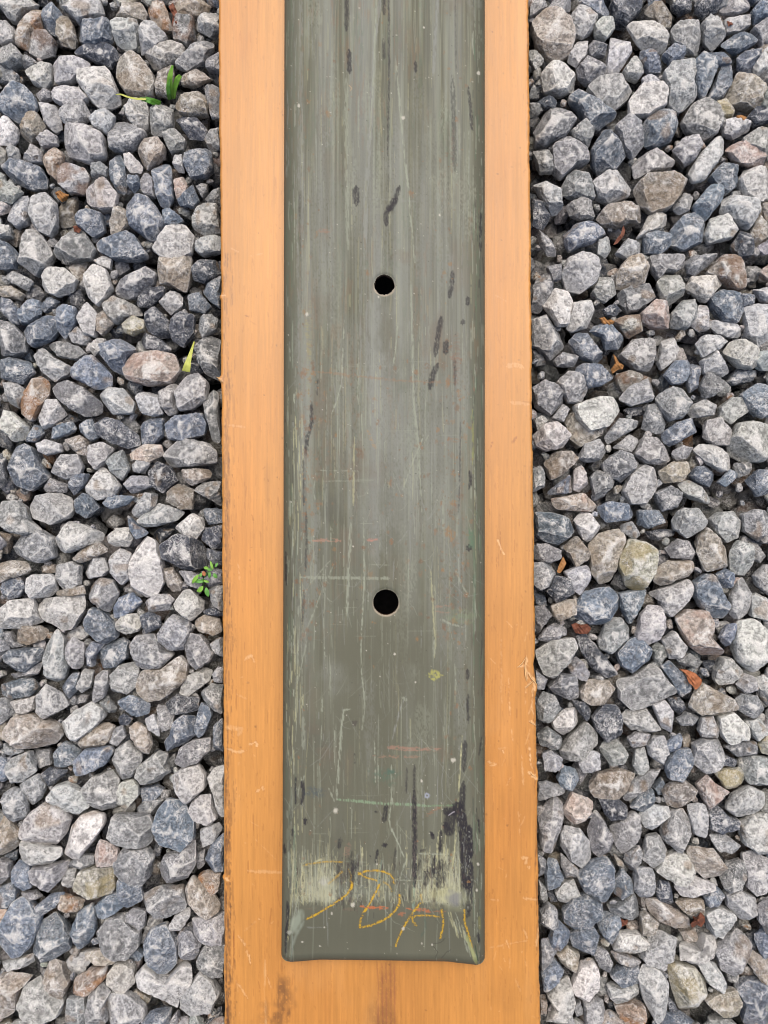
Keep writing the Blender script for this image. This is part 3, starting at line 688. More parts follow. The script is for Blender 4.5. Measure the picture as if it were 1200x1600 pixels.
for side in (0, 1):
    ex = L_[-1] if side == 0 else R_[-1]
    endc = end[0] if side == 0 else end[-1]
    dx = (ex + RC - PX) if side == 0 else (PX - (ex - RC))
    dy = PY - (endc - RC)
    m = (dx > 0) & (dy > 0)
    A = np.clip(dx / RC, 0, 1); B = np.clip(dy / RC, 0, 1)
    nx = A * np.sqrt(1 - B * B / 2) * RC; ny = B * np.sqrt(1 - A * A / 2) * RC
    PX = np.where(m, (ex + RC - nx) if side == 0 else (ex - RC + nx), PX)
    PY = np.where(m, endc - RC + ny, PY)
su = us * (R_ - L_)[:, None]
dxe = np.minimum(su, (R_ - L_)[:, None] - su)
vy_end = (YM - ys)[:, None] + 0 * su
def rnd(s, r): return r - np.sqrt(np.maximum(r * r - np.maximum(r - s, 0) ** 2, 0))
rs, re = 19.0, 13.0
qs = np.maximum(rs - dxe, 0) / rs; qe = np.maximum(re - vy_end, 0) / re
q = np.minimum(np.hypot(qs, qe), 1.0)
rloc = np.where(qe > 0, np.where(qs > 0, (rs * qs + re * qe) / np.maximum(qs + qe, 1e-6), re), rs)
drop = rloc * (1 - np.sqrt(np.maximum(1 - q * q, 0))) * PXT
slope = np.clip((PY - 1412) / 90, 0, 1); slope = slope * slope * (3 - 2 * slope) * 0.0035
dent = (vnoise(nv, len(us), 130, 60, 77) - .5) * 0.0010 + (vnoise(nv, len(us), 26, 16, 78) - .5) * 0.00022
weld = 0.0011 * np.exp(-(((PX - 746) / 7) ** 2 + ((PY - 1496) / 10) ** 2)) + 0.0009 * np.exp(-(((PX - 450) / 7) ** 2 + ((PY - 1496) / 8) ** 2))
for hx, hy, hr in HOLES:
    RR = np.hypot(PX - hx, PY - hy)
    drop = drop + 0.0007 * np.exp(-((RR - hr) / 3.0) ** 2) * (RR > hr - 3)
    dent = dent * np.clip((RR - hr) / 12, 0, 1)
Z = ZT - drop - slope + dent + weld
C0 = cv.sample(PX, PY).reshape(-1, 3)
nc = len(us)
F = grid_faces(nv, nc)
fx = PX.ravel()[F].mean(1); fy = PY.ravel()[F].mean(1)
keep = np.ones(len(F), bool)
for hx, hy, hr in HOLES: keep &= np.hypot(fx - hx, fy - hy) > hr
F = F[keep]
pxr, pyr = PX.ravel().copy(), PY.ravel().copy()
for hx, hy, hr in HOLES:
    dxx = pxr - hx; dyy = pyr - hy; R = np.hypot(dxx, dyy)
    th = np.arctan2(dyy, dxx)
    hrt = hr + (0.5 * np.sin(3 * th + 1) + 0.4 * np.sin(7 * th) - 1.4 * np.exp(-((th - 1.25) / .22) ** 2) if hr < 17 else 0.15 * np.sin(5 * th))
    m = (R < hrt + .35) & (R > .1) & (R > hr - 3)
    pxr = np.where(m, hx + dxx / np.maximum(R, .1) * hrt, pxr); pyr = np.where(m, hy + dyy / np.maximum(R, .1) * hrt, pyr)
wx, wy = at(pxr, pyr, Z.ravel())
V = np.stack([wx, wy, Z.ravel()], -1)
ring = np.concatenate([np.arange(0, nv) * nc, (nv - 1) * nc + np.arange(1, nc), (np.arange(nv - 2, -1, -1)) * nc + nc - 1, np.arange(nc - 2, 0, -1)])
V, C0, F2 = skirt(V, C0, ring, ZB + 0.0004, paint * 0.9)
bar = bpy.data.objects.new('steel_bumper_bar', None); SC.objects.link(bar); bar.location = (0, 0, ZB + 0.0004)
tag(bar, 'scratched olive painted steel bar with two bolt holes and yellow crayon writing, on the board', 'metal bar')
sh = link('channel_shell', make_mesh('channel_shell', V, np.vstack([F, F2[:, ::-1]]), M_PAINT, C0), bar, (0, 0, -(ZB + 0.0004)))
# the cut thickness of the plate inside each hole
for k, (hx, hy, hr) in enumerate(HOLES):
    n = 96; th = np.arange(n) / n * 2 * math.pi
    hrt = hr + (0.5 * np.sin(3 * th + 1) + 0.4 * np.sin(7 * th) - 1.4 * np.exp(-((th - 1.25) / .22) ** 2) if hr < 17 else 0.15 * np.sin(5 * th))
    vs = []; cs = []
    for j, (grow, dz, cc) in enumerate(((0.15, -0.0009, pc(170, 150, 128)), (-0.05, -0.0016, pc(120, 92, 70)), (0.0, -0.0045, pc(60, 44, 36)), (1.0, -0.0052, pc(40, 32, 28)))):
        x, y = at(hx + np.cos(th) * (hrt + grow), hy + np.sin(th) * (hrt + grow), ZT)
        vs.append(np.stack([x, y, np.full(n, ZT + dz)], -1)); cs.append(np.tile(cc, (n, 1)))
    f = []
    for j in range(3):
        i = np.arange(n); i2 = (i + 1) % n
        f.append(np.stack([j * n + i, j * n + i2, (j + 1) * n + i2, (j + 1) * n + i], 1))
    link('bolt_hole', make_mesh('bolt_hole', np.vstack(vs), np.vstack(f), M_PAINT, np.vstack(cs)), bar, (0, 0, -(ZB + 0.0004)))

# outlines of the stones, three units to a photo pixel, by tile; first letter = tone, '-' = lies lower
TRACE = {
'L0': '''
l 0,-10 180,-10 170,30 110,60 80,105 45,95 0,40
o 130,25 190,20 200,60 195,140 150,170 130,240 75,215 75,180 100,110
b 205,40 250,20 290,60 290,110 265,160 205,155 195,80
t 270,85 315,70 345,120 365,190 345,245 300,230 265,170
w 130,185 160,155 230,155 260,190 245,250 190,278 140,255
l 285,-10 470,-10 490,60 450,80 370,110 330,70 290,35
b 370,100 430,70 500,80 535,140 530,190 450,220 400,215 365,180
t 520,70 570,25 670,25 695,70 680,100 600,90
l 525,80 590,75 640,90 660,140 640,230 590,240 545,210 530,140
o 695,0 760,0 790,60 810,140 770,155 715,110 690,50
t 820,-10 950,-10 1000,30 940,75 830,75 800,30
l 925,110 1022,40 1035,150 980,180 920,150
g 815,150 830,90 910,85 915,170 880,220 815,190
l 655,160 680,100 720,105 790,175 740,240 680,250 650,250
l 670,255 750,215 800,195 870,220 870,270 800,300 740,335 690,300
g 850,280 930,195 1000,190 1005,230 960,300 880,340 815,310
l 0,110 40,110 75,150 70,200 0,210
l 0,215 70,220 110,260 100,300 50,325 0,305
g 110,255 185,295 150,320 105,325
d 340,250 380,225 500,205 545,230 560,270 520,320 470,300 400,270
l 120,340 200,300 250,310 240,380 210,415 160,400
l 240,310 280,265 350,270 430,300 390,350 330,385 260,390
g 0,310 50,325 95,360 90,390 0,390
w 370,330 480,300 520,340 570,480 530,500 470,515 420,470 365,390
t 560,280 620,245 660,270 720,350 730,400 715,455 660,460 590,440 545,370
b 0,400 60,390 120,410 170,460 180,510 120,580 70,570 0,525
g 165,440 200,420 240,425 240,460 190,480
l 185,480 235,460 285,530 290,600 260,625 215,590
l 245,430 300,400 370,410 420,465 380,490 320,505 250,475
l 285,530 340,490 400,480 425,540 370,590 300,590
-d 400,500 460,510 440,590 370,590
t 100,600 130,540 170,520 215,590 195,640 140,670 105,640
w 0,540 40,550 90,605 80,660 40,710 0,700
l 165,640 210,605 270,640 275,680 200,695
l 420,560 490,505 540,540 530,590 510,635 440,600
g 510,620 530,575 580,570 690,625 680,650 630,700 580,720 515,710
w 575,480 640,465 690,490 705,540 690,600 640,610 600,560
t 730,400 745,340 810,305 820,350 815,420 790,460 730,445
t 860,350 920,325 1000,370 950,400 930,410 850,400
t 815,490 870,440 960,430 975,480 975,540 900,550 840,530
g 955,410 1000,400 1035,420 1035,555 990,555 975,490
g 965,290 1035,240 1035,340 970,330
l 710,520 750,490 810,495 815,600 760,640 705,625
d 820,560 870,540 930,560 980,620 965,660 900,665 850,600
l 960,660 1000,600 1035,595 1035,700 980,705
w 275,650 320,590 400,590 490,635 500,740 430,770 380,750 310,720 275,690
l 760,620 830,615 875,660 860,700 800,720 770,660
t 645,710 680,650 740,640 775,690 770,730 690,800 660,760
b 870,700 930,680 990,700 1000,790 970,835 890,835 860,770
l 805,725 855,725 865,810 820,800
w 580,725 610,715 670,780 660,810 610,810 585,780
b 515,760 560,720 585,760 595,860 590,920 550,900 515,830
b 710,800 775,735 800,770 815,930 795,970 755,975 730,910
b 600,825 650,825 660,870 625,905 595,860
g 650,860 690,810 720,840 730,930 680,920
l 20,700 60,680 90,700 90,745 30,745
l 95,740 145,670 195,700 200,760 150,765
b 10,790 60,745 120,760 200,790 225,840 215,880 150,890 60,850
o 200,700 240,675 300,720 300,780 280,855 230,820 210,770
l 275,800 310,765 400,790 420,830 390,905 320,905 280,870
g 430,770 470,760 510,790 500,830 430,830
w 400,880 450,820 500,840 555,910 540,980 480,995 430,970 400,940
-t 300,920 365,915 360,1000 350,1060 285,1070 285,980
l 135,1030 160,930 220,905 275,960 270,1060 235,1110 170,1080
l 45,1040 70,950 120,900 155,950 130,1050 80,1075
l 0,845 60,860 110,900 60,960 0,950
-d 0,950 55,965 50,1000 0,1000
l 0,1060 50,1060 55,1110 0,1125
b 360,1000 420,985 480,1000 490,1080 440,1115 370,1070
-b 480,990 525,985 520,1060 490,1060
t 520,1050 540,975 600,970 605,1060 570,1090 520,1105
b 590,960 640,910 700,930 740,980 780,1050 740,1130 700,1130 610,1060
b 760,985 800,980 865,1035 830,1055 770,1060
p 815,840 860,825 880,870 870,930 830,940
b 830,930 870,880 905,860 935,940 910,975 840,965
g 920,880 970,860 975,900 950,930
l 960,930 1035,880 1035,955 975,955
l 905,1010 950,950 1020,960 1035,1090 960,1105 905,1070
-l 830,980 900,985 895,1030 840,1005
w 715,1175 790,1065 870,1060 915,1110 900,1190 840,1215 760,1210
l 915,1140 960,1110 1035,1100 1035,1180 950,1200 920,1180
b 450,1140 600,1085 640,1110 670,1160 700,1200 640,1230 530,1215 460,1180
g 255,1180 330,1085 400,1090 450,1170 430,1215 330,1225 265,1215
l 100,1160 130,1080 180,1080 230,1150 250,1190 230,1260 160,1290 95,1240
b 0,1120 50,1150 90,1190 70,1260 0,1270
-t 50,1090 110,1070 110,1120 80,1165 50,1140
''',
'L1': '''
w 180,110 230,55 310,60 365,110 340,165 270,195 200,160
l 15,95 70,75 130,100 160,120 130,165 60,130
-g 130,180 170,125 220,185 190,210 130,205
t 0,140 60,145 120,180 100,210 0,190
b 0,195 60,205 100,270 90,325 60,320 0,250
b 85,230 130,205 190,210 205,265 140,320 100,325
b 195,240 230,195 280,210 260,240 210,270
b 265,240 300,225 360,240 360,310 300,395 275,350
-d 320,190 380,155 400,210 370,260 330,235
-t 310,50 370,25 420,40 390,130 360,110
w 395,100 440,40 500,60 530,150 500,200 460,240 410,190
g 540,150 600,70 680,45 735,80 720,130 650,190 600,205 545,185
-g 535,20 600,30 610,60 560,100
l 435,25 500,0 530,20 520,65 470,50
t 740,60 760,-5 900,0 895,100 870,170 800,140 745,130
d 900,60 940,15 1020,20 1035,80 950,130 905,110
b 940,160 1035,85 1035,250 990,220
d 640,215 700,150 780,145 770,190 700,240 650,240
l 745,220 800,165 870,185 870,240 800,280
b 875,180 940,175 995,240 960,270 890,255
l 365,290 410,215 460,270 450,385 400,370
t 450,290 490,255 535,320 480,375 445,345
l 480,230 540,190 660,240 675,270 600,290 540,320 500,280
y 570,320 620,280 680,300 680,350 620,375 585,360
d 680,270 730,240 800,310 800,380 740,385 690,350
d 805,300 850,260 915,280 910,360 860,430 810,400 800,340
d 625,380 680,360 760,395 815,440 780,455 690,440
g 930,290 990,270 1025,300 1020,350 950,390 925,330
g 915,430 960,380 1035,380 1038,590 970,560 930,500
l 325,370 365,330 430,390 410,420 345,410
b 100,355 200,280 260,280 265,350 240,395 150,430
g 0,300 60,310 125,390 125,450 70,475 0,470
g 215,410 280,400 380,430 410,460 360,490 280,475
w 415,430 460,385 500,390 480,450 440,470
b 465,420 560,385 640,430 600,480 580,560 530,540 480,470
-d 510,350 550,335 575,370 540,390
b 340,530 400,470 440,465 510,540 560,600 520,610 460,630 400,600 340,575
p 575,530 620,455 740,445 820,460 850,540 800,600 690,612 590,580
l 160,470 205,430 260,480 340,520 320,560 260,595 200,545
b 0,490 60,475 140,490 165,545 110,605 60,590 0,570
-b 105,480 150,435 160,500 130,490
o 85,710 130,640 175,545 230,590 225,650 185,720 150,780 100,740
l 25,600 70,585 125,630 90,715 40,690
w 0,715 60,730 135,800 130,850 70,875 0,800
l 185,760 220,675 270,670 310,740 260,790 205,815
g 240,620 300,575 400,620 480,690 480,750 400,755 330,720 260,660
b 120,870 150,790 190,785 210,830 170,875
b 215,850 240,805 340,775 365,815 330,835 260,860
-d 290,770 330,740 380,770 350,790
l 455,650 500,615 580,620 635,690 625,740 530,745 490,700
l 635,660 690,615 740,650 765,740 720,755 665,740
l 745,640 820,595 850,620 830,740 790,750 750,700
l 820,640 870,550 910,530 975,590 970,670 900,720 840,730
g 945,670 1020,605 1038,890 1000,880 975,780
b 775,790 820,750 950,735 970,790 960,840 860,870 790,860
b 660,800 700,760 770,760 770,840 700,905 665,880
b 375,790 430,760 470,850 430,870 380,830
d 440,790 500,755 560,770 650,840 660,890 600,905 530,880 460,840
-g 550,755 620,755 660,800 640,830
p 605,930 680,880 760,885 770,930 700,970 620,955
l 755,930 850,850 980,880 1028,920 1020,970 900,990 790,990
t 300,860 370,840 410,860 420,940 370,930
l 415,890 480,870 530,900 500,960 450,1005 415,960
g 495,960 530,920 580,910 610,1000 570,1055 520,1010
l 170,880 220,860 290,880 295,920 220,935 180,915
l 235,990 260,930 370,930 395,990 380,1040 310,1050 250,1020
b 40,930 90,865 150,895 190,970 240,1040 150,1105 70,1070 50,1000
d 0,920 30,930 30,1080 0,1100
l 610,990 650,955 710,970 690,1020 630,1015
d 700,1010 740,965 800,985 835,1050 770,1115 710,1080
t 850,1000 920,995 995,1000 990,1040 900,1080 860,1050
g 580,1070 620,1030 700,1030 720,1080 620,1115
g 210,1090 240,1040 320,1070 310,1110 220,1110
b 320,1080 350,1020 420,1020 400,1080 340,1125
w 410,1080 480,985 530,1020 570,1080 540,1130 460,1145 415,1110
b 480,1160 520,1120 640,1125 600,1165 520,1190
t 785,1110 830,1065 905,1090 905,1190 850,1190 785,1150
l 910,1100 950,1060 1035,1055 1035,1180 1000,1150
w 140,1180 180,1120 280,1108 330,1130 345,1190 330,1230 240,1260 150,1230
b 350,1150 390,1110 430,1120 465,1180 410,1230 360,1200
l 0,1150 80,1145 130,1180 140,1240 200,1290 120,1310 30,1290 0,1240
l 610,1190 680,1110 740,1110 730,1170 700,1200 640,1230
l 640,1240 740,1155 820,1180 870,1200 830,1240 740,1265 660,1275
''',
'L2': '''
g 45,165 100,90 190,80 260,120 265,210 200,240 110,215 55,195
-t 0,90 60,110 40,200 0,190
l 255,140 320,40 390,60 490,100 480,135 400,165 320,195 270,180
t 340,220 400,160 470,140 515,180 440,220 380,240
b 600,10 650,60 705,100 640,130 615,90
w 490,125 550,75 605,70 625,125 600,165 540,160
w 815,75 900,5 950,25 960,80 920,130 860,110
b 950,-20 1045,-20 1045,50 980,60 955,20
d 955,75 1045,60 1045,170 1000,175 945,130
-d 710,105 760,70 820,80 800,110 755,150
d 750,155 830,100 900,105 950,150 980,215 960,260 880,280 810,240 765,220
d 960,165 1045,190 1045,250 985,240
w 610,230 630,150 680,108 730,130 760,220 770,330 740,385 680,405 630,370 610,290
l 515,210 560,165 610,185 615,310 570,345 520,290
t 760,240 800,240 855,330 850,370 810,375 770,320
g 835,275 900,275 960,310 950,370 880,340
g 960,310 1000,265 1045,265 1045,335 980,350
l 975,365 1010,335 1045,345 1045,470 1000,440
t 0,235 60,225 130,235 155,265 130,290 60,310 0,335
b 10,345 50,305 105,300 125,350 90,400 30,415
-t 185,260 230,240 265,245 265,285 200,290
l 125,310 150,292 240,290 265,310 265,385 240,400 150,405 128,370
l 265,250 340,230 385,250 385,340 320,385 270,330
t 270,370 400,340 410,385 340,395 270,395
l 390,265 440,210 490,215 515,270 490,300 400,315
g 410,345 470,305 530,320 560,380 510,475 440,420 410,385
-g 570,365 610,330 640,350 680,400 610,385
b 520,480 560,400 620,375 675,420 620,470 560,510
l 675,425 720,385 790,382 818,410 790,460 700,470
w 545,520 590,475 640,475 675,520 650,560 590,573 550,550
d 655,485 700,465 750,490 755,540 700,565 670,540
l 815,430 860,365 890,360 960,420 955,460 900,512 840,475
t 905,510 960,480 1030,500 1045,560 1000,580 930,555
d 950,460 1010,445 1045,470 1045,490 960,480
g 735,570 810,475 890,510 905,550 860,650 800,645 745,610
g 870,620 895,560 945,570 1005,660 990,700 920,740 880,710
l 985,620 1020,585 1045,590 1045,680 1010,665
w 0,455 60,410 160,405 175,470 200,520 100,545 20,545 0,510
w 165,435 200,405 330,390 415,390 425,430 340,550 300,555 200,500
t 60,560 100,530 190,535 228,555 210,600 150,625 80,605
g 20,560 55,560 80,610 120,625 70,640 25,600
-l 310,570 380,530 430,570 400,600 320,590
b 403,500 430,445 480,455 545,530 550,590 500,622 440,585 405,550
l 215,630 265,540 300,590 322,720 310,780 260,800 220,770 215,700
l 310,630 345,580 390,600 402,650 380,740 340,735 312,690
b 400,660 430,605 490,620 440,690 445,725 400,720
b 445,680 490,620 570,588 605,610 600,680 550,725 480,733
g 607,620 640,575 720,570 770,650 820,665 760,730 690,740 650,730 620,670
b 15,670 60,640 200,632 215,680 130,750 60,750
g 25,760 120,750 210,690 180,760 90,785
g 0,600 30,600 50,640 0,680
b 0,810 110,775 170,780 185,820 150,860 60,870 0,860
l 170,940 180,860 225,795 300,850 320,910 270,940 200,975
w 55,885 110,870 180,855 170,920 100,965
g 0,870 50,870 75,940 30,980 0,1000
b 295,815 340,755 380,750 360,840 320,880 300,860
l 360,820 395,735 440,740 430,820 390,845
l 420,850 450,745 510,740 515,790 490,870 445,895
-g 335,880 380,852 420,855 410,890 350,900
l 520,760 560,715 640,700 655,750 640,820 580,870 530,875
t 635,800 670,740 760,730 850,665 885,710 880,780 830,830 750,880 690,893 645,850
l 838,850 870,770 960,730 997,740 985,790 930,830 880,868
l 997,760 1020,725 1045,730 1045,800 1005,795
g 945,840 990,805 1045,808 1045,950 1000,925 950,880
d 770,900 830,850 935,870 935,925 880,940 800,945
b 550,885 620,850 705,900 700,945 640,960 580,920
g 470,890 500,855 548,920 540,945 490,925
b 915,1000 940,890 985,910 998,950 960,1040 925,1062 912,1040
g 735,900 770,910 815,950 810,1010 760,1030 745,980
l 675,970 720,945 755,1000 750,1055 700,1020
d 550,970 585,940 625,970 600,1000 565,995
l 275,1000 350,930 430,888 490,920 500,960 440,1020 370,1065 300,1060
t 20,1030 60,960 140,945 230,975 275,1000 295,1050 260,1090 160,1112 50,1090 20,1060
t 365,1080 400,1030 500,980 545,1000 520,1070 460,1115 390,1110
g 517,1080 540,1010 580,995 595,1050 560,1090 530,1105
t 605,1010 640,980 690,1010 720,1090 710,1130 670,1130 620,1060
b 755,1090 800,1040 815,980 860,945 915,960 915,1050 850,1100 780,1125
g 818,1170 850,1100 900,1070 990,1055 995,1110 930,1170 860,1195
b 1000,1000 1045,960 1045,1150 1000,1130
l 525,1200 545,1110 600,1070 670,1130 675,1160 620,1240 580,1260 540,1230
b 250,1130 300,1075 350,1090 385,1120 360,1170 310,1195 255,1190
b 340,1170 400,1110 520,1095 535,1120 500,1180 400,1230 360,1235
-g 155,1115 235,1110 250,1180 190,1195 160,1160
l 0,1225 60,1150 140,1115 160,1170 180,1210 120,1260 50,1270
g 20,1080 60,1100 130,1115 60,1140 25,1120
l 655,1180 740,1120 790,1130 780,1180 800,1220 740,1270 660,1275 630,1240
-g 780,1160 820,1130 830,1190 800,1195
''',
'L3': '''
g 95,75 150,40 180,25 215,80 200,150 160,185 130,140
d 190,30 230,-5 320,10 300,40 240,88
-d 280,75 370,55 380,70 350,85
l 222,130 260,80 320,70 400,115 430,180 370,215 290,190 230,155
l 385,90 430,40 520,10 560,50 560,190 470,205 430,170 400,120
l 537,120 570,65 620,55 650,80 650,130 600,185 560,170
g 10,120 60,90 110,100 135,170 130,220 80,275 40,260
w 95,320 100,270 150,200 210,157 300,195 340,240 310,310 260,365 180,360 130,340
l 88,390 95,335 150,355 230,368 292,375 290,410 240,450 150,458 105,430
w 297,400 330,280 380,220 440,200 490,220 495,260 450,330 370,430 345,435
p 440,400 470,330 530,345 555,380 555,440 520,455 450,460
g 320,445 380,400 440,410 445,450 390,470 340,465
g 508,310 530,220 580,222 700,220 720,270 710,350 680,378 600,365 540,345
g 535,435 575,375 690,380 730,410 710,460 705,510 650,560 590,520 545,480
b 720,270 740,190 780,140 860,150 910,240 915,330 860,380 820,405 770,370 730,320
g 730,500 770,410 850,390 915,330 922,440 880,520 800,550 740,525
-g 625,200 680,150 780,135 720,220 640,225
-b 660,90 740,80 775,100 740,140 670,160
l 810,30 850,0 930,-15 965,30 965,90 880,165 830,110
l 885,200 900,150 960,105 990,120 1000,180 1025,230 980,265 910,240
l 937,290 980,265 1040,250 1050,280 1000,350 950,370
b 957,430 990,350 1055,300 1055,480 1000,480
l 970,40 1000,0 1055,-20 1055,245 1020,210 1000,120
t 0,225 50,250 90,300 85,370 30,400 0,400
-b 20,410 85,380 80,430 40,440
g 0,420 50,440 57,500 0,550
b 57,480 80,435 135,450 150,560 110,575 70,530
g 140,470 230,455 320,440 310,500 250,560 200,605 155,550
l 283,540 320,470 360,465 350,560 300,572
y 352,540 380,475 450,460 530,475 540,560 520,600 430,625 370,590
g 100,580 160,578 200,605 130,620
b 162,650 240,590 300,570 300,600 260,650 200,690 170,680
o 258,610 290,588 400,620 380,665 320,675 270,650
b 0,560 60,530 90,555 85,600 0,705
b 0,740 60,620 110,600 195,680 190,740 160,820 100,880 50,890 0,830
b 160,820 190,720 250,685 300,720 335,780 330,850 250,895 165,900
b 332,770 370,670 430,632 452,660 450,760 420,830 360,865 335,830
b 550,520 600,520 660,550 670,620 600,655 560,620
b 450,640 500,590 560,580 580,650 500,700 465,695
g 452,770 500,700 580,688 620,740 660,760 655,830 610,880 550,888 480,850
g 587,690 620,658 685,670 680,740 650,757 595,725
l 650,660 670,580 750,552 860,555 880,630 870,660 790,690 720,688
-g 660,820 700,690 765,695 765,730 700,780 670,832
b 680,800 720,735 780,730 830,820 830,920 780,970 740,950 690,880
t 867,560 900,505 950,540 1000,590 1040,660 990,700 930,715 890,660
o 930,500 970,478 1040,485 1030,560 980,610 945,560
l 790,740 820,690 890,650 895,690 850,760 800,765
l 895,710 990,700 1055,680 1055,820 960,815 905,790
g 825,800 850,750 900,760 950,820 910,915 840,870
g 925,890 970,815 1055,830 1055,960 1000,970 930,920
-l 310,900 350,855 420,850 470,850 420,920 390,970 330,965
t 390,860 470,850 560,900 540,915 450,920
-b 590,890 650,845 680,870 660,900
t 212,960 240,890 290,880 305,950 335,990 300,1078 250,1050 215,1000
w 505,960 540,912 600,908 632,930 632,1010 590,1045 530,1040 508,1010
o 337,1050 350,985 420,940 505,927 500,980 420,1055 370,1060
l 637,960 690,910 730,950 790,975 860,915 920,930 920,980 860,1060 830,1130 780,1135 730,1090 650,1040
l 843,1130 850,1060 940,945 1000,990 1035,1050 1000,1130 930,1195 850,1180
l 0,910 60,895 160,860 158,920 80,935 20,955
t 0,970 60,940 140,940 158,980 100,1010 80,1130 40,1160 0,1170
l 88,1100 120,1010 180,980 240,1040 305,1090 290,1140 200,1190 130,1160
g 303,1180 320,1070 400,1060 410,1120 400,1215 310,1215
l 402,1140 420,1050 480,1010 525,1040 495,1100 510,1180 480,1220 410,1220
l 497,1100 520,1050 580,1050 680,1120 690,1160 630,1205 530,1210
-t 600,1060 640,1035 710,1080 690,1120
b 655,1195 720,1130 800,1140 800,1215 660,1215
g 785,1195 830,1140 850,1190 900,1215 780,1220
-d 970,1170 1040,1100 1055,1215 980,1215
l 60,1190 120,1170 140,1215 60,1215
-g 925,400 960,380 960,450 930,480
-d 720,340 760,370 750,410 720,400
''',
'R0': '''
t 85,120 140,65 200,50 270,100 295,180 270,260 215,285 160,270 110,220
g 165,40 200,0 275,10 275,50 230,75
g 80,0 150,0 165,40 110,80 80,90
b 280,-20 400,-10 460,60 440,85 400,80 330,30
w 270,80 310,30 360,45 400,90 375,150 330,180 275,150
l 380,130 410,90 470,95 480,140 440,190 390,170
d 460,20 520,-20 600,0 600,60 540,115 480,90
w 530,130 600,80 700,130 735,180 715,245 650,245 580,210
t 620,50 660,15 720,20 750,70 745,130 700,130 640,80
d 740,0 840,0 840,50 790,70 750,40
d 850,0 1000,-15 970,50 900,85 860,50
l 970,50 1010,0 1120,-10 1110,50 1050,75 990,65
b 1125,50 1160,5 1215,10 1215,90 1140,110
l 880,120 920,80 960,65 990,100 995,180 950,230 905,200
l 990,100 1040,75 1110,75 1115,125 1060,155 1000,160
b 965,215 1040,165 1130,155 1150,200 1060,250 980,240
l 1120,140 1180,95 1215,90 1215,220 1170,230
b 1035,290 1080,250 1180,230 1140,330 1080,355
w 1130,310 1180,235 1215,215 1215,350 1150,360
l 740,150 770,110 860,115 890,190 870,250 810,240 760,200
-o 800,95 860,85 870,120 820,115
b 700,260 760,205 810,230 810,280 740,300
b 590,240 640,240 700,280 700,345 640,345
l 445,290 460,180 490,135 550,190 560,250 510,330 470,370 440,345
l 265,260 310,185 355,190 350,260 300,320 260,300
g 350,220 390,180 440,200 440,260 370,265
g 300,330 350,270 440,270 435,370 350,395 310,360
l 520,330 570,265 610,260 620,340 590,380 530,365
l 80,235 110,240 155,300 120,340 80,290
w 130,355 180,300 240,310 310,370 300,420 230,443 150,430
-g 80,385 130,400 125,460 80,465
d 115,480 160,455 215,470 200,510 150,515
g 80,475 120,475 145,520 110,555 80,550
w 350,410 390,380 470,365 560,370 575,410 540,470 480,520 400,480
b 258,460 320,410 360,450 440,510 495,545 400,610 370,600 330,540
l 605,370 650,350 695,370 690,395 620,410
l 705,350 740,300 850,280 860,320 840,400 865,450 830,520 780,525 735,490 720,410
b 850,290 890,250 940,280 960,330 930,400 900,470 865,430 850,370
b 910,470 980,310 1030,310 1035,380 990,460 930,490
b 910,250 980,245 1030,300 960,310
t 1000,460 1050,345 1120,370 1200,440 1215,480 1130,510 1040,490
w 540,480 600,410 700,390 730,430 720,500 640,545 550,540
b 615,580 640,540 700,520 760,540 770,600 740,670 670,695 610,680
l 795,570 840,490 910,470 960,520 985,580 950,640 900,660 820,610
y 950,480 1000,468 1045,500 1040,550 980,545
d 1100,550 1140,505 1215,500 1215,570 1140,590
w 980,575 1040,555 1110,570 1115,610 1040,650 990,630
g 100,610 170,510 240,490 300,570 250,640 150,690 105,680
l 270,620 340,565 385,620 360,690 290,660
g 180,700 240,640 350,690 365,760 300,780 230,840 190,800
l 95,710 150,690 190,740 190,810 130,810
b 370,700 430,605 480,650 530,740 490,790 410,815 375,770
g 480,590 540,540 600,580 615,690 570,745 520,700
l 545,800 600,730 700,690 760,730 760,780 640,815 580,835
l 745,710 800,650 870,640 890,690 850,760 780,795
l 825,810 880,720 960,640 1000,650 990,720 900,850 840,860
p 1000,690 1060,660 1180,720 1190,780 1060,780
l 1080,650 1160,600 1215,610 1215,750 1150,730 1090,690
b 920,830 980,770 1050,780 1050,880 1010,910 960,880
w 1050,850 1100,780 1215,800 1215,930 1160,960 1090,920
l 370,860 430,810 520,795 570,860 550,920 460,955 400,930
g 220,900 260,820 320,780 370,850 385,940 330,940 260,930
t 570,880 620,825 750,815 820,850 790,910 740,980 650,1000 600,950
g 740,820 810,810 830,870 800,900 740,870
b 845,965 930,865 985,880 985,940 910,1035 870,1010
l 745,980 810,900 850,930 830,990 780,1010
l 975,990 990,920 1070,900 1150,950 1160,1000 1110,1080 1040,1040
l 100,860 170,850 230,870 235,980 200,1010 150,960
d 90,900 140,930 150,980 180,1020 150,1080 95,1060
l 250,965 320,930 370,950 385,1030 320,1035 270,1010
t 395,1020 440,970 540,950 600,980 615,1040 550,1050 490,1070 420,1050
w 600,1090 640,1010 700,985 745,1040 700,1070 570,1130
b 740,1080 800,1010 870,995 900,1060 890,1140 800,1180 745,1150
w 900,1100 930,1020 1030,1005 1065,1070 1030,1120 920,1145
b 610,1110 660,1080 740,1090 740,1160 690,1200 620,1190
b 240,1090 290,1040 380,1035 435,1100 380,1140 330,1150 270,1180 245,1140
l 400,1130 450,1110 465,1170 440,1210 400,1190
g 125,1080 170,1090 210,1200 170,1210 130,1140
d 1030,1150 1070,1080 1120,1100 1125,1200 1060,1210
t 1115,1100 1150,1000 1195,1060 1190,1140 1140,1160
l 480,1190 540,1120 600,1150 600,1190 540,1215
t 1165,960 1215,940 1215,1050 1180,1020
''',
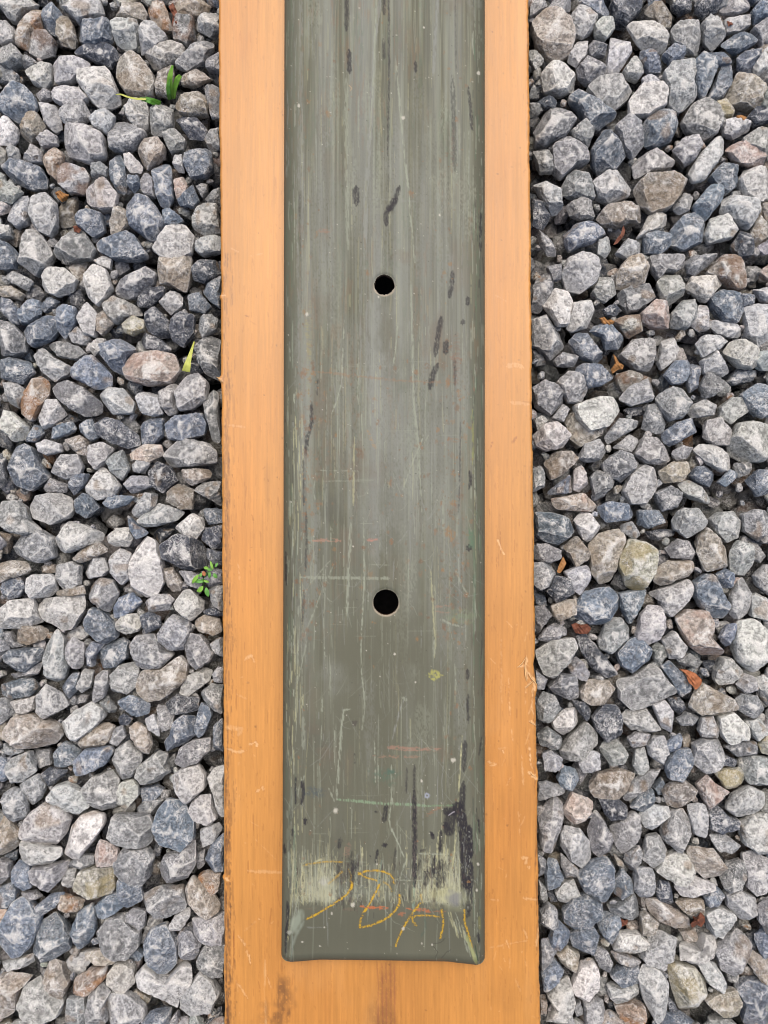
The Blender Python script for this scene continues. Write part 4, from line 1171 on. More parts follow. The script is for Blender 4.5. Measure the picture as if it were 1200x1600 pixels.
'R1': '''
l 225,90 260,10 330,-20 400,0 415,60 390,130 320,180 260,160
t 480,90 540,10 600,-5 640,60 620,130 540,160 490,150
l 640,0 800,-10 810,50 760,80 700,75 690,115 650,60
g 810,20 840,0 970,-10 930,40 860,95 820,80
t 905,80 980,0 1060,0 1080,70 1085,160 1040,175 990,130
-t 1145,80 1200,40 1215,50 1215,135 1160,120
w 680,120 720,80 790,90 810,180 740,235 700,200
w 810,150 840,95 950,95 990,130 940,180 910,220 860,190
l 375,170 420,85 460,100 490,180 440,220 400,200
g 495,170 560,145 640,130 670,200 590,260 540,270 500,220
w 140,235 200,150 260,165 285,220 260,330 215,335 180,280
l 255,340 280,220 370,205 385,260 350,340 280,360
g 90,110 160,80 195,110 190,170 130,270 90,270
g 160,50 230,40 230,110 190,120
p 600,270 670,205 720,220 740,290 730,345 670,340 610,310
l 745,270 810,190 860,200 860,290 820,345 745,340
l 850,280 880,225 915,230 920,350 860,360 830,340
b 925,190 980,160 1060,180 1080,260 1050,320 990,310 935,240
l 1085,240 1150,225 1215,230 1215,400 1160,430 1100,370
l 930,300 990,310 1050,320 1090,380 1030,385 960,370 925,330
b 1060,180 1140,185 1130,225 1080,240
l 1130,155 1215,145 1215,220 1170,210
d 425,250 480,225 510,260 480,290 440,280
y 460,310 530,280 600,270 615,350 550,385 500,340
b 350,350 390,315 460,320 530,390 510,440 440,440 420,380
g 92,300 160,275 240,370 245,430 180,490 120,430 92,420
-g 92,440 130,450 160,510 110,520
b 262,400 300,360 350,365 440,490 400,508 320,480
l 500,465 560,395 650,390 668,440 650,540 580,540
w 680,500 700,400 750,380 775,430 760,490 700,540
l 858,410 900,372 990,375 1010,400 970,440 890,480
w 990,450 1020,400 1080,392 1140,430 1180,500 1130,530 1060,520
l 885,490 950,443 1030,540 980,575 900,550
g 195,490 240,450 315,465 290,520 210,520
b 285,530 330,505 410,510 475,575 420,610 350,620
b 710,560 760,490 840,490 850,530 800,600 750,605
b 815,590 850,470 885,510 870,620 830,645
-b 1000,590 1050,530 1150,540 1120,590 1030,610
g 880,610 910,545 1000,595 940,660 900,670
t 490,600 480,560 550,535 620,560 580,610 520,640
l 205,590 260,540 330,560 350,640 320,690 260,690
g 92,620 150,580 230,610 240,690 180,750 110,710
l 500,670 550,610 650,565 670,600 660,680 560,705
l 668,650 720,605 800,615 840,690 800,760 740,775 700,730
l 805,720 900,670 965,710 960,745 850,760
b 1070,650 1140,600 1215,610 1215,760 1160,770 1105,720
l 970,710 1030,660 1100,670 1105,730 1020,790 970,760
w 285,700 400,660 480,660 512,720 450,800 360,825 300,760
-t 240,770 290,720 310,790 370,830 440,830 310,905 260,850
l 430,850 500,760 600,770 610,790 520,840 450,885
g 600,830 630,700 680,690 720,790 700,830 650,840
-d 520,720 640,700 620,745 550,755
b 700,830 770,780 850,755 890,780 880,820 800,860 740,900 705,870
l 895,850 910,770 970,755 1020,820 1010,890 950,890
w 1020,860 1060,780 1120,770 1215,800 1215,920 1170,968 1080,965 1022,940
w 100,840 150,785 210,780 280,840 240,900 160,917 110,890
l 100,770 140,745 168,770 120,820
g 185,760 240,690 270,720 240,780
w 845,910 880,880 960,885 1020,940 1025,1000 980,1015 900,960
l 565,930 610,850 680,850 755,950 720,980 620,975
l 310,950 340,880 410,855 440,920 410,960 350,968
t 150,970 190,920 280,915 310,950 250,1020 180,1055
g 420,970 500,910 560,930 580,990 520,1060 440,1030
l 470,900 550,835 600,860 560,920 520,910
l 740,920 800,885 845,900 820,950 770,960
t 685,1010 750,965 820,965 835,1010 790,1060 710,1065
l 515,1100 560,1010 620,975 670,1000 685,1080 620,1165 550,1165
b 830,1030 860,985 930,980 950,1050 920,1085 860,1060
w 290,1000 330,980 360,1070 320,1110 285,1095
b 155,1115 270,1020 280,1110 200,1120
g 365,1040 400,1000 450,1010 480,1060 430,1130 390,1150
g 92,1000 130,980 155,1020 150,1090 92,1110
b 960,1060 1020,1000 1070,1020 1000,1085
l 1035,970 1130,970 1110,1020 1060,1040
l 775,1070 830,1050 930,1110 920,1165 840,1140 790,1110
g 665,1110 740,1075 795,1110 770,1180 700,1200
b 1100,1050 1150,1000 1215,1000 1215,1110 1150,1130
p 165,1140 330,1110 400,1170 380,1200 210,1190
l 755,1190 830,1140 895,1160 890,1230 780,1240
b 390,1180 450,1150 540,1160 580,1210 540,1240 440,1250
''',
'R2': '''
b 105,0 180,0 260,30 300,90 220,155 150,140 110,110
w 285,30 320,-5 370,10 415,80 360,145 330,130
b 385,-20 560,-10 560,30 440,62 400,40
b 590,-10 690,-10 715,50 640,80 590,60
g 510,60 560,40 600,110 570,130 510,90
-d 600,95 690,80 760,80 760,110 680,135 610,120
l 750,10 800,-20 880,-20 915,50 880,90 820,125 760,80
l 925,30 970,0 1050,-5 1070,60 1060,120 1000,145 940,90
g 1075,10 1130,-10 1215,-10 1215,120 1160,140 1085,90
t 855,190 870,110 910,65 960,130 1020,200 1000,260 900,280
g 715,170 780,125 830,140 855,190 840,225 740,215
l 1010,180 1060,130 1120,150 1125,220 1110,300 1030,290
l 1110,130 1150,150 1185,210 1160,240 1125,220
y 500,250 510,190 550,122 620,140 680,180 670,280 600,390 540,360
t 360,150 420,90 510,75 530,130 490,230 470,330 420,350 370,290
t 240,165 300,110 365,190 360,220 300,260
g 100,150 160,145 230,180 230,220 180,240 100,225
g 100,235 190,230 215,280 180,340 130,370 100,340
l 240,280 300,255 365,250 368,320 320,395 280,360
d 155,370 200,295 270,310 290,380 210,430
-b 105,380 150,380 165,440 110,430
t 665,250 700,230 840,225 855,260 820,300 700,350 665,330
l 640,380 720,350 830,310 850,360 810,430 740,495 700,460 690,420
b 848,330 900,285 940,290 975,370 1020,440 1000,500 940,500 880,440 850,390
b 955,290 1000,260 1035,290 1030,350 980,360
l 1018,400 1060,305 1100,310 1120,400 1100,480 1050,512 1020,480
l 1130,300 1180,245 1215,245 1215,400 1150,350
l 1115,390 1150,375 1215,430 1215,520 1120,490
b 290,440 340,370 420,355 500,345 505,450 430,535 370,530 290,500
t 180,440 240,410 300,405 300,480 220,515 190,490
g 105,440 150,435 190,480 150,530 105,590
b 500,380 560,370 630,360 600,440 545,530 505,440
l 578,590 600,480 650,415 700,430 718,540 680,600 620,630
g 400,600 440,520 500,480 550,540 540,590 460,670 405,640
p 755,500 820,455 920,465 940,520 930,590 1000,670 900,680 830,630 790,570
-g 940,520 1000,505 1030,530 970,575
b 970,590 1010,525 1050,520 1040,590 1000,640
w 1032,600 1060,510 1130,500 1215,570 1215,680 1120,755 1050,700
g 115,600 150,550 200,518 265,540 260,570 180,610
l 108,650 180,600 290,585 310,630 270,700 190,780 140,755 112,690
d 300,570 360,590 430,670 500,760 440,780 370,730 320,650
g 260,720 290,670 330,700 360,750 350,795 280,770
b 490,660 540,600 590,580 650,640 640,690 560,755 510,720
g 655,630 690,600 730,660 690,720 660,690
l 700,600 760,555 820,640 790,680 740,690
b 690,720 740,695 800,760 850,830 790,870 740,790
g 770,690 830,660 890,700 870,730 790,720
-d 890,700 950,690 950,750 900,740
l 950,740 980,680 1020,680 1075,740 1030,800 970,815 950,790
l 1045,800 1080,750 1130,770 1145,830 1090,850
g 110,740 165,780 150,830 115,830
g 170,820 220,755 300,760 312,870 270,880 200,850
t 312,840 360,785 450,785 490,830 470,895 370,903 320,880
l 490,790 560,770 650,712 690,730 720,780 780,840 720,870 650,910 560,930 500,880
t 815,860 890,795 960,840 1030,870 1060,920 980,950 880,950 820,910
g 1050,880 1080,850 1150,860 1190,940 1130,970 1060,930
l 1140,780 1180,760 1215,800 1215,930 1170,870
g 110,860 150,840 200,860 230,920 170,1000 120,970
d 280,880 340,890 380,930 350,985 300,920
w 180,980 240,920 300,915 330,970 240,1050 190,1010
d 370,960 430,900 490,905 510,960 510,1040 440,1078 390,1020
d 725,870 780,860 810,910 780,945 740,920
l 500,960 540,925 630,920 700,1020 650,1030 550,1015
l 655,900 720,880 765,960 755,1040 700,1010
g 770,970 820,935 880,960 850,1000 790,1000
l 875,1020 890,960 950,955 968,1010 960,1055 890,1055
w 968,960 1040,935 1110,1010 1100,1060 1010,1085 970,1030
l 1095,980 1180,965 1195,1030 1140,1070 1110,1030
g 115,1040 170,1008 230,1050 240,1100 200,1115 130,1090
l 220,1120 270,1050 350,980 405,1040 405,1080 330,1160 240,1165
g 140,1130 180,1110 235,1150 220,1210 150,1210
l 300,1180 370,1115 410,1130 410,1200 330,1225
l 410,1110 440,1070 500,1065 545,1130 520,1180 460,1190
l 540,1060 590,1030 650,1040 620,1090 560,1100
l 630,1090 660,1050 720,1050 730,1130 700,1180 640,1140
b 715,1090 760,1050 800,1035 790,1090 740,1140
l 565,1190 580,1110 620,1095 640,1200 600,1240
b 720,1190 770,1110 840,1110 850,1160 790,1260 730,1250
-t 790,1060 830,1040 840,1100 800,1100
l 850,1090 900,1065 980,1065 990,1130 970,1190 900,1225 850,1180
g 1000,1100 1060,1075 1145,1075 1145,1130 1050,1145
y 1150,1090 1200,1040 1215,1050 1215,1140 1170,1130
l 1080,1160 1130,1140 1215,1150 1215,1275 1100,1270 1070,1210
d 980,1130 1050,1160 1040,1190 980,1185
-b 150,1200 200,1140 250,1150 230,1200
''',
'R3': '''
b 210,50 240,-10 300,5 315,60 280,105 230,90
g 122,70 160,60 250,85 250,115 180,130 125,165
g 122,230 170,150 220,130 248,170 230,270 200,370 170,410 130,380
p 245,190 280,112 380,150 385,170 340,240 290,265 250,240
l 225,310 250,260 310,270 370,350 375,420 330,470 270,430 230,370
g 355,300 390,190 430,240 480,350 475,390 410,425 365,380
d 405,140 500,145 540,180 530,230 480,265 430,210
t 350,90 400,20 500,0 585,30 530,110 480,140 380,135
g 515,140 560,60 640,10 700,0 695,50 640,90 600,120 540,160
b 545,180 600,120 660,95 670,150 620,210
-b 660,90 700,40 720,90 690,145
b 700,20 720,-20 830,-15 800,30 740,65
l 455,290 520,230 570,200 600,220 600,320 520,410 490,370
l 595,220 660,170 740,185 740,220 690,290 620,280
t 705,120 740,70 800,45 865,95 850,140 770,190 730,180
l 820,170 860,145 905,170 915,260 905,330 850,310
p 855,60 910,22 950,70 1020,110 1000,160 920,200 880,120
y 945,20 990,0 1080,0 1100,60 1060,95 1000,95
w 995,190 1040,120 1110,80 1180,110 1180,160 1130,210 1040,225
d 915,210 960,172 1020,230 1065,240 1050,300 980,305 920,280
g 915,310 1000,310 1070,360 1040,395 960,385
w 1060,260 1120,210 1215,205 1215,400 1160,405 1080,350
l 700,280 750,200 800,185 832,240 830,340 810,400 760,380 700,330
l 610,430 630,320 690,310 725,380 700,440 660,465
g 515,410 590,350 610,390 600,440 560,490 530,450
t 825,400 850,340 920,350 1000,460 980,510 900,515 850,470
w 670,480 720,410 780,388 830,410 850,480 800,545 730,520
g 567,570 580,465 665,470 667,560 650,610 600,610
d 670,570 690,525 735,530 760,640 730,650 680,610
b 470,540 520,470 560,520 570,570 510,610 480,590
b 300,500 370,440 450,420 478,460 475,560 440,625 400,625 330,570
g 230,400 310,470 310,500 260,525 230,460
b 150,480 170,420 210,430 240,510 220,550 160,570
g 120,400 160,430 150,500 122,510
l 198,580 240,535 290,520 320,590 300,630 220,630
b 235,670 280,610 350,590 430,640 430,680 370,730 290,750 240,720
l 760,560 850,505 950,540 955,580 860,605 790,600
b 895,600 960,550 995,590 960,645 910,645
g 950,520 1010,450 1080,430 1100,470 1060,570 1020,590
g 1080,400 1130,390 1215,430 1215,600 1160,615 1090,550
l 1000,590 1060,565 1145,610 1140,680 1070,710 1010,650
t 620,620 680,610 780,670 840,710 835,745 760,745 650,690
g 445,650 500,620 570,580 595,620 600,700 540,705 460,670
b 400,730 440,680 500,680 510,730 490,800 470,830 420,780
t 600,690 630,675 700,735 640,780 605,775
t 765,630 830,605 900,620 895,680 850,700 790,660
g 130,670 170,630 210,660 215,730 180,755 135,750
b 175,800 190,740 220,715 268,760 265,820 220,852 180,835
g 122,520 160,560 165,620 130,640
-d 160,580 200,570 210,620 180,625
b 270,790 340,730 380,740 420,800 400,840 350,890 290,850
w 470,850 500,770 590,765 650,820 590,860 500,870
l 605,880 640,790 700,755 770,790 765,870 680,920 620,910
l 900,680 960,645 1030,670 1055,740 1010,800 930,770
l 945,850 1000,800 1080,760 1130,830 1120,880 1040,975 980,950
l 755,880 790,830 880,840 900,780 970,790 940,880 860,910
g 1145,640 1215,600 1215,750 1160,730
b 1130,790 1180,755 1215,760 1215,900 1170,890
-t 780,760 850,740 870,790 810,820
g 375,860 400,840 450,860 480,930 450,960 410,930
g 460,860 540,875 610,905 560,930 490,905
b 455,970 520,930 600,925 590,1000 500,1015
t 205,870 260,835 315,870 300,960 240,920
g 132,770 180,790 215,850 160,930 135,950
b 135,950 200,895 240,940 210,1000 140,1040
w 278,1020 320,920 380,895 408,940 405,1030 340,1100 300,1080
l 160,1060 210,1000 270,980 295,1080 280,1150 220,1215 150,1190 190,1110
l 335,1100 380,1075 430,1090 443,1140 400,1210 345,1200
l 440,1010 500,1015 590,1000 595,1060 490,1105 450,1070
l 588,980 620,925 690,940 730,1000 725,1070 720,1150 680,1200 620,1100
y 730,920 790,912 860,935 912,1000 900,1100 890,1200 780,1130 745,1020
l 870,920 950,900 1000,1000 990,1055 920,1010
t 900,1090 960,1060 1050,1035 1075,1090 1060,1155 980,1160
-g 1000,960 1060,960 1050,1005 1010,1000
t 1100,910 1130,860 1215,900 1215,950 1140,955
b 1045,1030 1100,990 1215,990 1215,1215 1090,1215 1080,1100
t 1140,955 1215,950 1215,1080 1170,1010
o 480,1120 560,1090 620,1110 630,1200 560,1215 500,1160
g 420,1215 460,1140 520,1190 560,1215
g 920,1170 1000,1160 1050,1190 1040,1220 920,1220
d 720,1060 760,1100 780,1140 740,1150
b 700,1150 790,1140 870,1200 820,1220 700,1220
-g 410,970 450,980 460,1060 390,1070
-d 440,1080 480,1090 500,1140 450,1130
g 280,1110 320,1090 330,1140 300,1160
t 132,1080 165,1090 160,1140 132,1150
g 240,1215 280,1150 300,1215
t 475,400 520,440 520,460 490,450
-t 520,710 590,720 590,760 540,760
l 670,910 725,905 725,950 690,940
''',
}

# ------------------------------------------------------------------ gravel
TILES = {'L0': (0, 0), 'L1': (0, 400), 'L2': (0, 800), 'L3': (0, 1200), 'R0': (800, 0), 'R1': (800, 400), 'R2': (800, 800), 'R3': (800, 1200)}
TONE = {'w': (228, 226, 221), 'l': (196, 197, 196), 'g': (158, 160, 162), 'b': (124, 137, 153), 'd': (76, 83, 96),
        't': (182, 173, 160), 'p': (212, 196, 185), 'o': (176, 158, 140), 'y': (190, 188, 170)}
STAIN = {'o': lin(164, 116, 70) * .7, 'y': lin(170, 156, 112) * .7, 'p': lin(190, 150, 130) * .7, 't': lin(150, 126, 96) * .7}


def icosphere(n):
    t = (1 + 5 ** .5) / 2
    v = [(-1, t, 0), (1, t, 0), (-1, -t, 0), (1, -t, 0), (0, -1, t), (0, 1, t), (0, -1, -t), (0, 1, -t), (t, 0, -1), (t, 0, 1), (-t, 0, -1), (-t, 0, 1)]
    v = [tuple(np.array(p) / np.linalg.norm(p)) for p in v]
    f = [(0, 11, 5), (0, 5, 1), (0, 1, 7), (0, 7, 10), (0, 10, 11), (1, 5, 9), (5, 11, 4), (11, 10, 2), (10, 7, 6), (7, 1, 8), (3, 9, 4), (3, 4, 2), (3, 2, 6), (3, 6, 8), (3, 8, 9), (4, 9, 5), (2, 4, 11), (6, 2, 10), (8, 6, 7), (9, 8, 1)]
    for _ in range(n):
        cache = {}; nf = []

        def mid(a, b):
            k = (min(a, b), max(a, b))
            if k not in cache:
                m = np.array(v[a]) + np.array(v[b]); m /= np.linalg.norm(m); v.append(tuple(m)); cache[k] = len(v) - 1
            return cache[k]
        for a, b, c in f:
            ab, bc, ca = mid(a, b), mid(b, c), mid(c, a)
            nf += [(a, ab, ca), (b, bc, ab), (c, ca, bc), (ab, bc, ca)]
        f = nf
    return np.array(v), np.array(f)


ICO = {k: icosphere(k) for k in (3, 4, 5)}


NB = {}
for k_, (v_, f_) in ICO.items():
    e_ = np.vstack([f_[:, [0, 1]], f_[:, [1, 2]], f_[:, [2, 0]]])
    NB[k_] = (e_[:, 0], e_[:, 1], np.bincount(e_[:, 0], minlength=len(v_)).astype(float))


def lap(V, k):
    a, b, n = NB[k]
    return np.stack([np.bincount(a, V[b, i], len(V)) for i in range(V.shape[1])], -1) / n[:, None]


def convexity(V, N, k, it):
    W = V
    for _ in range(it): W = lap(W, k)
    return ((V - W) * N).sum(1)


def stone_shape(poly, thick, tone, r, sub=5, rusty=False):
    """closed stone: outline = poly (n,2) metres about its centre, half thickness thick; faceted, rough"""
    D, F = ICO[sub]
    th = np.arctan2(D[:, 1], D[:, 0])
    if poly is not None:
        P = np.asarray(poly); n = len(P)
        A = np.linspace(-math.pi, math.pi, 181)
        dx, dy = np.cos(A), np.sin(A)
        R = np.zeros(len(A))
        for i in range(n):
            p, q = P[i], P[(i + 1) % n]; e = q - p
            den = dx * e[1] - dy * e[0]; den = np.where(np.abs(den) < 1e-12, 1e-12, den)
            t = (p[0] * e[1] - p[1] * e[0]) / den
            s = (p[0] * dy - p[1] * dx) / den
            R = np.where((t > 0) & (s >= -1e-6) & (s <= 1 + 1e-6), np.maximum(R, t), R)
        R = np.where(R <= 0, R[R > 0].mean() if (R > 0).any() else .01, R)
        k = np.exp(-np.arange(-6, 7) ** 2 / 4.0); k /= k.sum()      # soften corners slightly
        Rp = np.concatenate([R[-7:-1], R, R[1:7]]); R = np.convolve(Rp, k, 'valid')
        rad = np.interp(th, A, R)
    else:
        rad = np.ones(len(D)) * thick * 1.3
    cz = D[:, 2]; ch = np.sqrt(np.maximum(1 - cz ** 2, 0))
    bx = r.uniform(.42, .62)
    h = ch ** bx
    zz = np.sign(cz) * np.abs(cz) ** r.uniform(.75, .95)
    V = np.stack([np.cos(th) * rad * h, np.sin(th) * rad * h, zz * thick], -1)
    size = float(np.mean(rad))
    # break the top into planes
    el_max = 84
    for _ in range(r.integers(6, 10)):
        az = r.uniform(0, 2 * math.pi); el = math.radians(r.uniform(22, el_max))
        n = np.array([math.cos(az) * math.cos(el), math.sin(az) * math.cos(el), math.sin(el) * (1 if r.random() < .8 else -1)])
        d = V @ n
        lim = d.max() * r.uniform(.62, .90)
        over = np.maximum(d - lim, 0)
        V = V - n[None] * (over * .985)[:, None]
    off = r.random(3) * 31
    nrm = V / (np.linalg.norm(V, axis=1, keepdims=True) + 1e-9)
    n1 = vn3(V, 1.0 / size * 1.1, off); n2 = vn3(V, 1.0 / size * 2.6, off + 7)
    n3 = vn3(V, 420.0, off + 3); n4 = vn3(V, 900.0, off + 5)
    rdg = 1 - np.abs(vn3(V, 1.0 / size * 1.8, off + 11)) * 2
    disp = size * (0.045 * n1 + 0.035 * n2 + 0.035 * rdg) + 0.00050 * n3 + 0.00026 * n4
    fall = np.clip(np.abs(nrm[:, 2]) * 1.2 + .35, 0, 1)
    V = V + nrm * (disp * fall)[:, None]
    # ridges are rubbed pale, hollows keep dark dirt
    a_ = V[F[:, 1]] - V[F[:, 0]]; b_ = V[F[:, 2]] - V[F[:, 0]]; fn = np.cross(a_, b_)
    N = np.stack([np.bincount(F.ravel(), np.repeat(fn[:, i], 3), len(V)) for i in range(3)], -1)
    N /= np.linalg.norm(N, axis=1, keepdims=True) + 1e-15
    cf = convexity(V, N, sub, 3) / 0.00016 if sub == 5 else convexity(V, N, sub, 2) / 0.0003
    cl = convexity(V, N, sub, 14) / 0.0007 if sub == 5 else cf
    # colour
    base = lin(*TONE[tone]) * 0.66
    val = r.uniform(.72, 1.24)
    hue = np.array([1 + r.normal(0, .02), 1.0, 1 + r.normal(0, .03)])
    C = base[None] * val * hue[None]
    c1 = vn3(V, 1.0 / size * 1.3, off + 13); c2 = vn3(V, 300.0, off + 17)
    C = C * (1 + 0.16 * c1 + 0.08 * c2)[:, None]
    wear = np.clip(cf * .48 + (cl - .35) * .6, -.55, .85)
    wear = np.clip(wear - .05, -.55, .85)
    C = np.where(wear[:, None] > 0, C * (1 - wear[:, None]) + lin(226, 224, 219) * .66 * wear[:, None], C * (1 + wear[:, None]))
    if rusty: 
        m = np.clip((vn3(V, 1.0 / size * 1.3, off + 33) + .3 * c2 + .15) / .4, 0, 1) * .7
        C = C * (1 - m[:, None]) + (lin(128, 92, 62) * .62)[None] * m[:, None]
    elif tone in STAIN:
        m = np.clip((vn3(V, 1.0 / size * 1.2, off + 23) + .4 * c2 - .05) / .35, 0, 1) * (.75 if tone in 'oy' else .35)
        C = C * (1 - m[:, None]) + STAIN[tone][None] * m[:, None] * r.uniform(.8, 1.1)
    elif r.random() < .22:
        m = np.clip((vn3(V, 1.0 / size * 1.6, off + 29) - .35) / .3, 0, 1) * .5
        C = C * (1 - m[:, None]) + (lin(150, 124, 92) * .6)[None] * m[:, None]
    return V, F, np.clip(C, .01, .9)


def inpoly(P, x, y):
    c = np.zeros(np.shape(x), bool); j = len(P) - 1
    for i in range(len(P)):
        xi, yi = P[i]; xj, yj = P[j]
        c ^= ((yi > y) != (yj > y)) & (x < (xj - xi) * (y - yi) / (yj - yi + 1e-9) + xi)
        j = i
    return c


def parea(P):
    x, y = P[:, 0], P[:, 1]
    return .5 * abs(np.dot(x, np.roll(y, -1)) - np.dot(y, np.roll(x, -1)))


ST_ = []
for k, (ox, oy) in TILES.items():
    for ln_ in TRACE[k].strip().splitlines():
        a = ln_.split(); low = a[0][0] == '-'; tone = a[0][-1]
        P = np.array([[float(t) for t in q.split(',')] for q in a[1:]]) / 3.0 + (ox, oy)
        ST_.append(dict(P=P, tone=tone, low=low, area=parea(P), c=P.mean(0)))
SPOTS = ((100, 300, 30), (272, 40, 26), (75, 62, 14), (985, 592, 18), (978, 505, 16), (975, 466, 14), (1143, 428, 18), (1197, 430, 16), (1182, 328, 16), (1088, 1438, 22), (972, 1440, 20), (905, 975, 14), (238, 545, 8))
for s in ST_:
    s['rust'] = any(np.hypot(s['c'][0] - x, s['c'][1] - y) < r_ for x, y, r_ in SPOTS)
# the same stone traced twice where two tiles meet: keep the larger
gy, gx = np.mgrid[0:1600:4, 0:1200:4]
masks = [inpoly(s['P'], gx, gy) for s in ST_]
drop_ = set()
for i in range(len(ST_)):
    for j in range(i + 1, len(ST_)):
        if np.hypot(*(ST_[i]['c'] - ST_[j]['c'])) > 40: continue
        inter = (masks[i] & masks[j]).sum(); mn = min(masks[i].sum(), masks[j].sum())
        if mn > 0 and inter > .62 * mn: drop_.add(i if masks[i].sum() < masks[j].sum() else j)
masks = [m for i, m in enumerate(masks) if i not in drop_]
ST_ = [s for i, s in enumerate(ST_) if i not in drop_]
cover = np.zeros(gx.shape, bool)
for m in masks: cover |= m
vis = []
for s, m in zip(ST_, masks):
    le = np.interp(gy, [0, 1600], [340, 350]); reg = (gx < le) | (gx > np.interp(gy, [0, 1600], [827, 845]))
    s['vis'] = int((m & reg).sum()) * (0.6 if s['low'] else 1)
order = sorted(range(len(ST_)), key=lambda i: -ST_[i]['vis'])
singles = set(order[:300])


def place(s, r):
    zc = -0.0100 + r.uniform(-.001, .001) if s['low'] else r.uniform(-.0022, .0022)
    x, y = at(s['P'][:, 0], s['P'][:, 1], zc)
    P = np.stack([x, y], -1); c = P.mean(0); Q = (P - c)
    e = np.linalg.eigvalsh(np.cov(Q.T)); minw = math.sqrt(max(e[0], 1e-9)) * 1.41
    Q = Q * 0.995
    thick = min(max(minw * r.uniform(.72, 1.05), .0050), .0125)
    return Q, c, zc, thick


# ---- descriptions
def band(y):
    for lim, t in ((45, 'at the photo top'), (100, 'just above grass tuft'), (175, 'level with grass tuft'), (235, 'just below grass tuft'),
                   (300, 'well below grass tuft'), (360, 'well above upper hole'), (420, 'just above upper hole'), (475, 'level with upper hole'), (530, 'just below upper hole'),
                   (590, 'slightly below upper hole'), (650, 'well below upper hole'), (710, 'midway between the holes'), (770, 'well above lower hole'), (830, 'slightly above lower hole'),
                   (895, 'just above lower hole'), (965, 'level with lower hole'), (1030, 'just below lower hole'), (1090, 'slightly below lower hole'), (1150, 'well below lower hole'),
                   (1215, 'above green paint line'), (1280, 'level with green line'), (1340, 'below green paint line'), (1395, 'just above yellow writing'), (1450, 'level with yellow writing'),
                   (1505, "level with bar end"), (1560, "just below bar end")):
        if y < lim: return t
    return 'at the photo bottom'


def column(P, c):
    x = c[0]
    if x < 600:
        if P[:, 0].max() > 338: return "at board's left edge"
        if P[:, 0].min() < 2: return "cut by photo's left edge"
        return 'far left' if x < 95 else 'in outer left gravel' if x < 170 else 'in middle left gravel' if x < 235 else "near board's left"
    if P[:, 0].min() < 836 + (c[1] / 1600) * 12: return "at board's right edge"
    if P[:, 0].max() > 1198: return "cut by photo's right edge"
    return 'far right' if x > 1110 else 'in outer right gravel' if x > 1040 else 'in middle right gravel' if x > 960 else "near board's right"


COLN = {'w': 'whitish', 'l': 'pale grey', 'g': 'mid grey', 'b': 'blue-grey', 'd': 'dark slate', 't': 'brownish grey', 'p': 'pinkish', 'o': 'rust-stained', 'y': 'yellowish'}
used = {}


def describe(s):
    Q = s['P'] - s['c']; w, v = np.linalg.eigh(np.cov(Q.T)); asp = math.sqrt(w[1] / max(w[0], 1e-6))
    ang = math.degrees(math.atan2(v[1, 1], v[0, 1])) % 180
    if asp < 1.28: shape = 'roundish' if len(s['P']) > 6 else 'blocky'
    else: shape = ('crosswise ' if ang < 25 or ang > 155 else 'upright ' if 65 < ang < 115 else 'slanting ') + ('oblong' if asp < 1.8 else 'narrow')
    A = s['area']; size = 'big' if A > 2600 else 'medium' if A > 1500 else 'small'
    return ' '.join([size, shape, COLN[s['tone']], 'stone', column(s['P'], s['c']) + ',', band(s['c'][1])])


for i in singles: ST_[i]['lab'] = describe(ST_[i])
by = {}
for i in singles: by.setdefault(ST_[i]['lab'], []).append(i)
for lab, ids in by.items():
    if len(ids) > 1:
        ids.sort(key=lambda i: ST_[i]['c'][1])
        for k, i in enumerate(ids):
            w = ('upper', 'lower') if len(ids) == 2 else ('topmost', 'middle', 'lowest', 'bottom')
            ST_[i]['lab'] = w[min(k, len(w) - 1)] + ' ' + lab

stuffV, stuffF, stuffC, nst = [], [], [], 0


def add_stuff(V, F, C):
    global nst
    stuffV.append(V); stuffF.append(F + nst); stuffC.append(C); nst += len(V)


for i, s in enumerate(ST_):
    r = np.random.default_rng(1000 + i)
    Q, c, zc, thick = place(s, r)
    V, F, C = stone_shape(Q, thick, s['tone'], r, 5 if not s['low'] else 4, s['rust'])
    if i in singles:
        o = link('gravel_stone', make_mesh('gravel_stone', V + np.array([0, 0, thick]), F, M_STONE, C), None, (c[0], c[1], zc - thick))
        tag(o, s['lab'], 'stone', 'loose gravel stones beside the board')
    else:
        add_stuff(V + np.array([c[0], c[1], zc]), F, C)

# ---- everything underneath, between and beyond the stones above
tones = list('lllggbbdttwlgpo')
pool = {3: [], 4: []}
for sub, n in ((3, 36), (4, 44)):
    for k in range(n):
        r = np.random.default_rng(5000 + k + sub * 100)
        m = r.integers(6, 9); a = np.sort(r.uniform(0, 2 * math.pi, m)) if False else (np.arange(m) + r.uniform(-.3, .3, m)) / m * 2 * math.pi
        el = r.uniform(1.05, 1.7); R = r.uniform(.85, 1.1, m) * .0098
        P = np.stack([np.cos(a) * R * math.sqrt(el), np.sin(a) * R / math.sqrt(el)], -1)
        pool[sub].append(stone_shape(P, .0098 / math.sqrt(el) * r.uniform(.7, .95), tones[k % len(tones)], r, sub))


def filler(px, py, z, sub, sc, tiltmax=.5, dk=1.0):  # dk: shade of the gaps painted into the stone colour
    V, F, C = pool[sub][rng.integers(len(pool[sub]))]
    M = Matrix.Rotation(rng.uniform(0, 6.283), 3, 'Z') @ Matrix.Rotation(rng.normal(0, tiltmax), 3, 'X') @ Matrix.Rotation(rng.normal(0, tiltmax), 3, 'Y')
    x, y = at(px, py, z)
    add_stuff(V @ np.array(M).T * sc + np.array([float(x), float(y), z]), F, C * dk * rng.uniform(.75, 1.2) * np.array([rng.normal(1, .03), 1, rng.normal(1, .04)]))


def infr(x, y): return -40 < x < 1240 and -40 < y < 1640
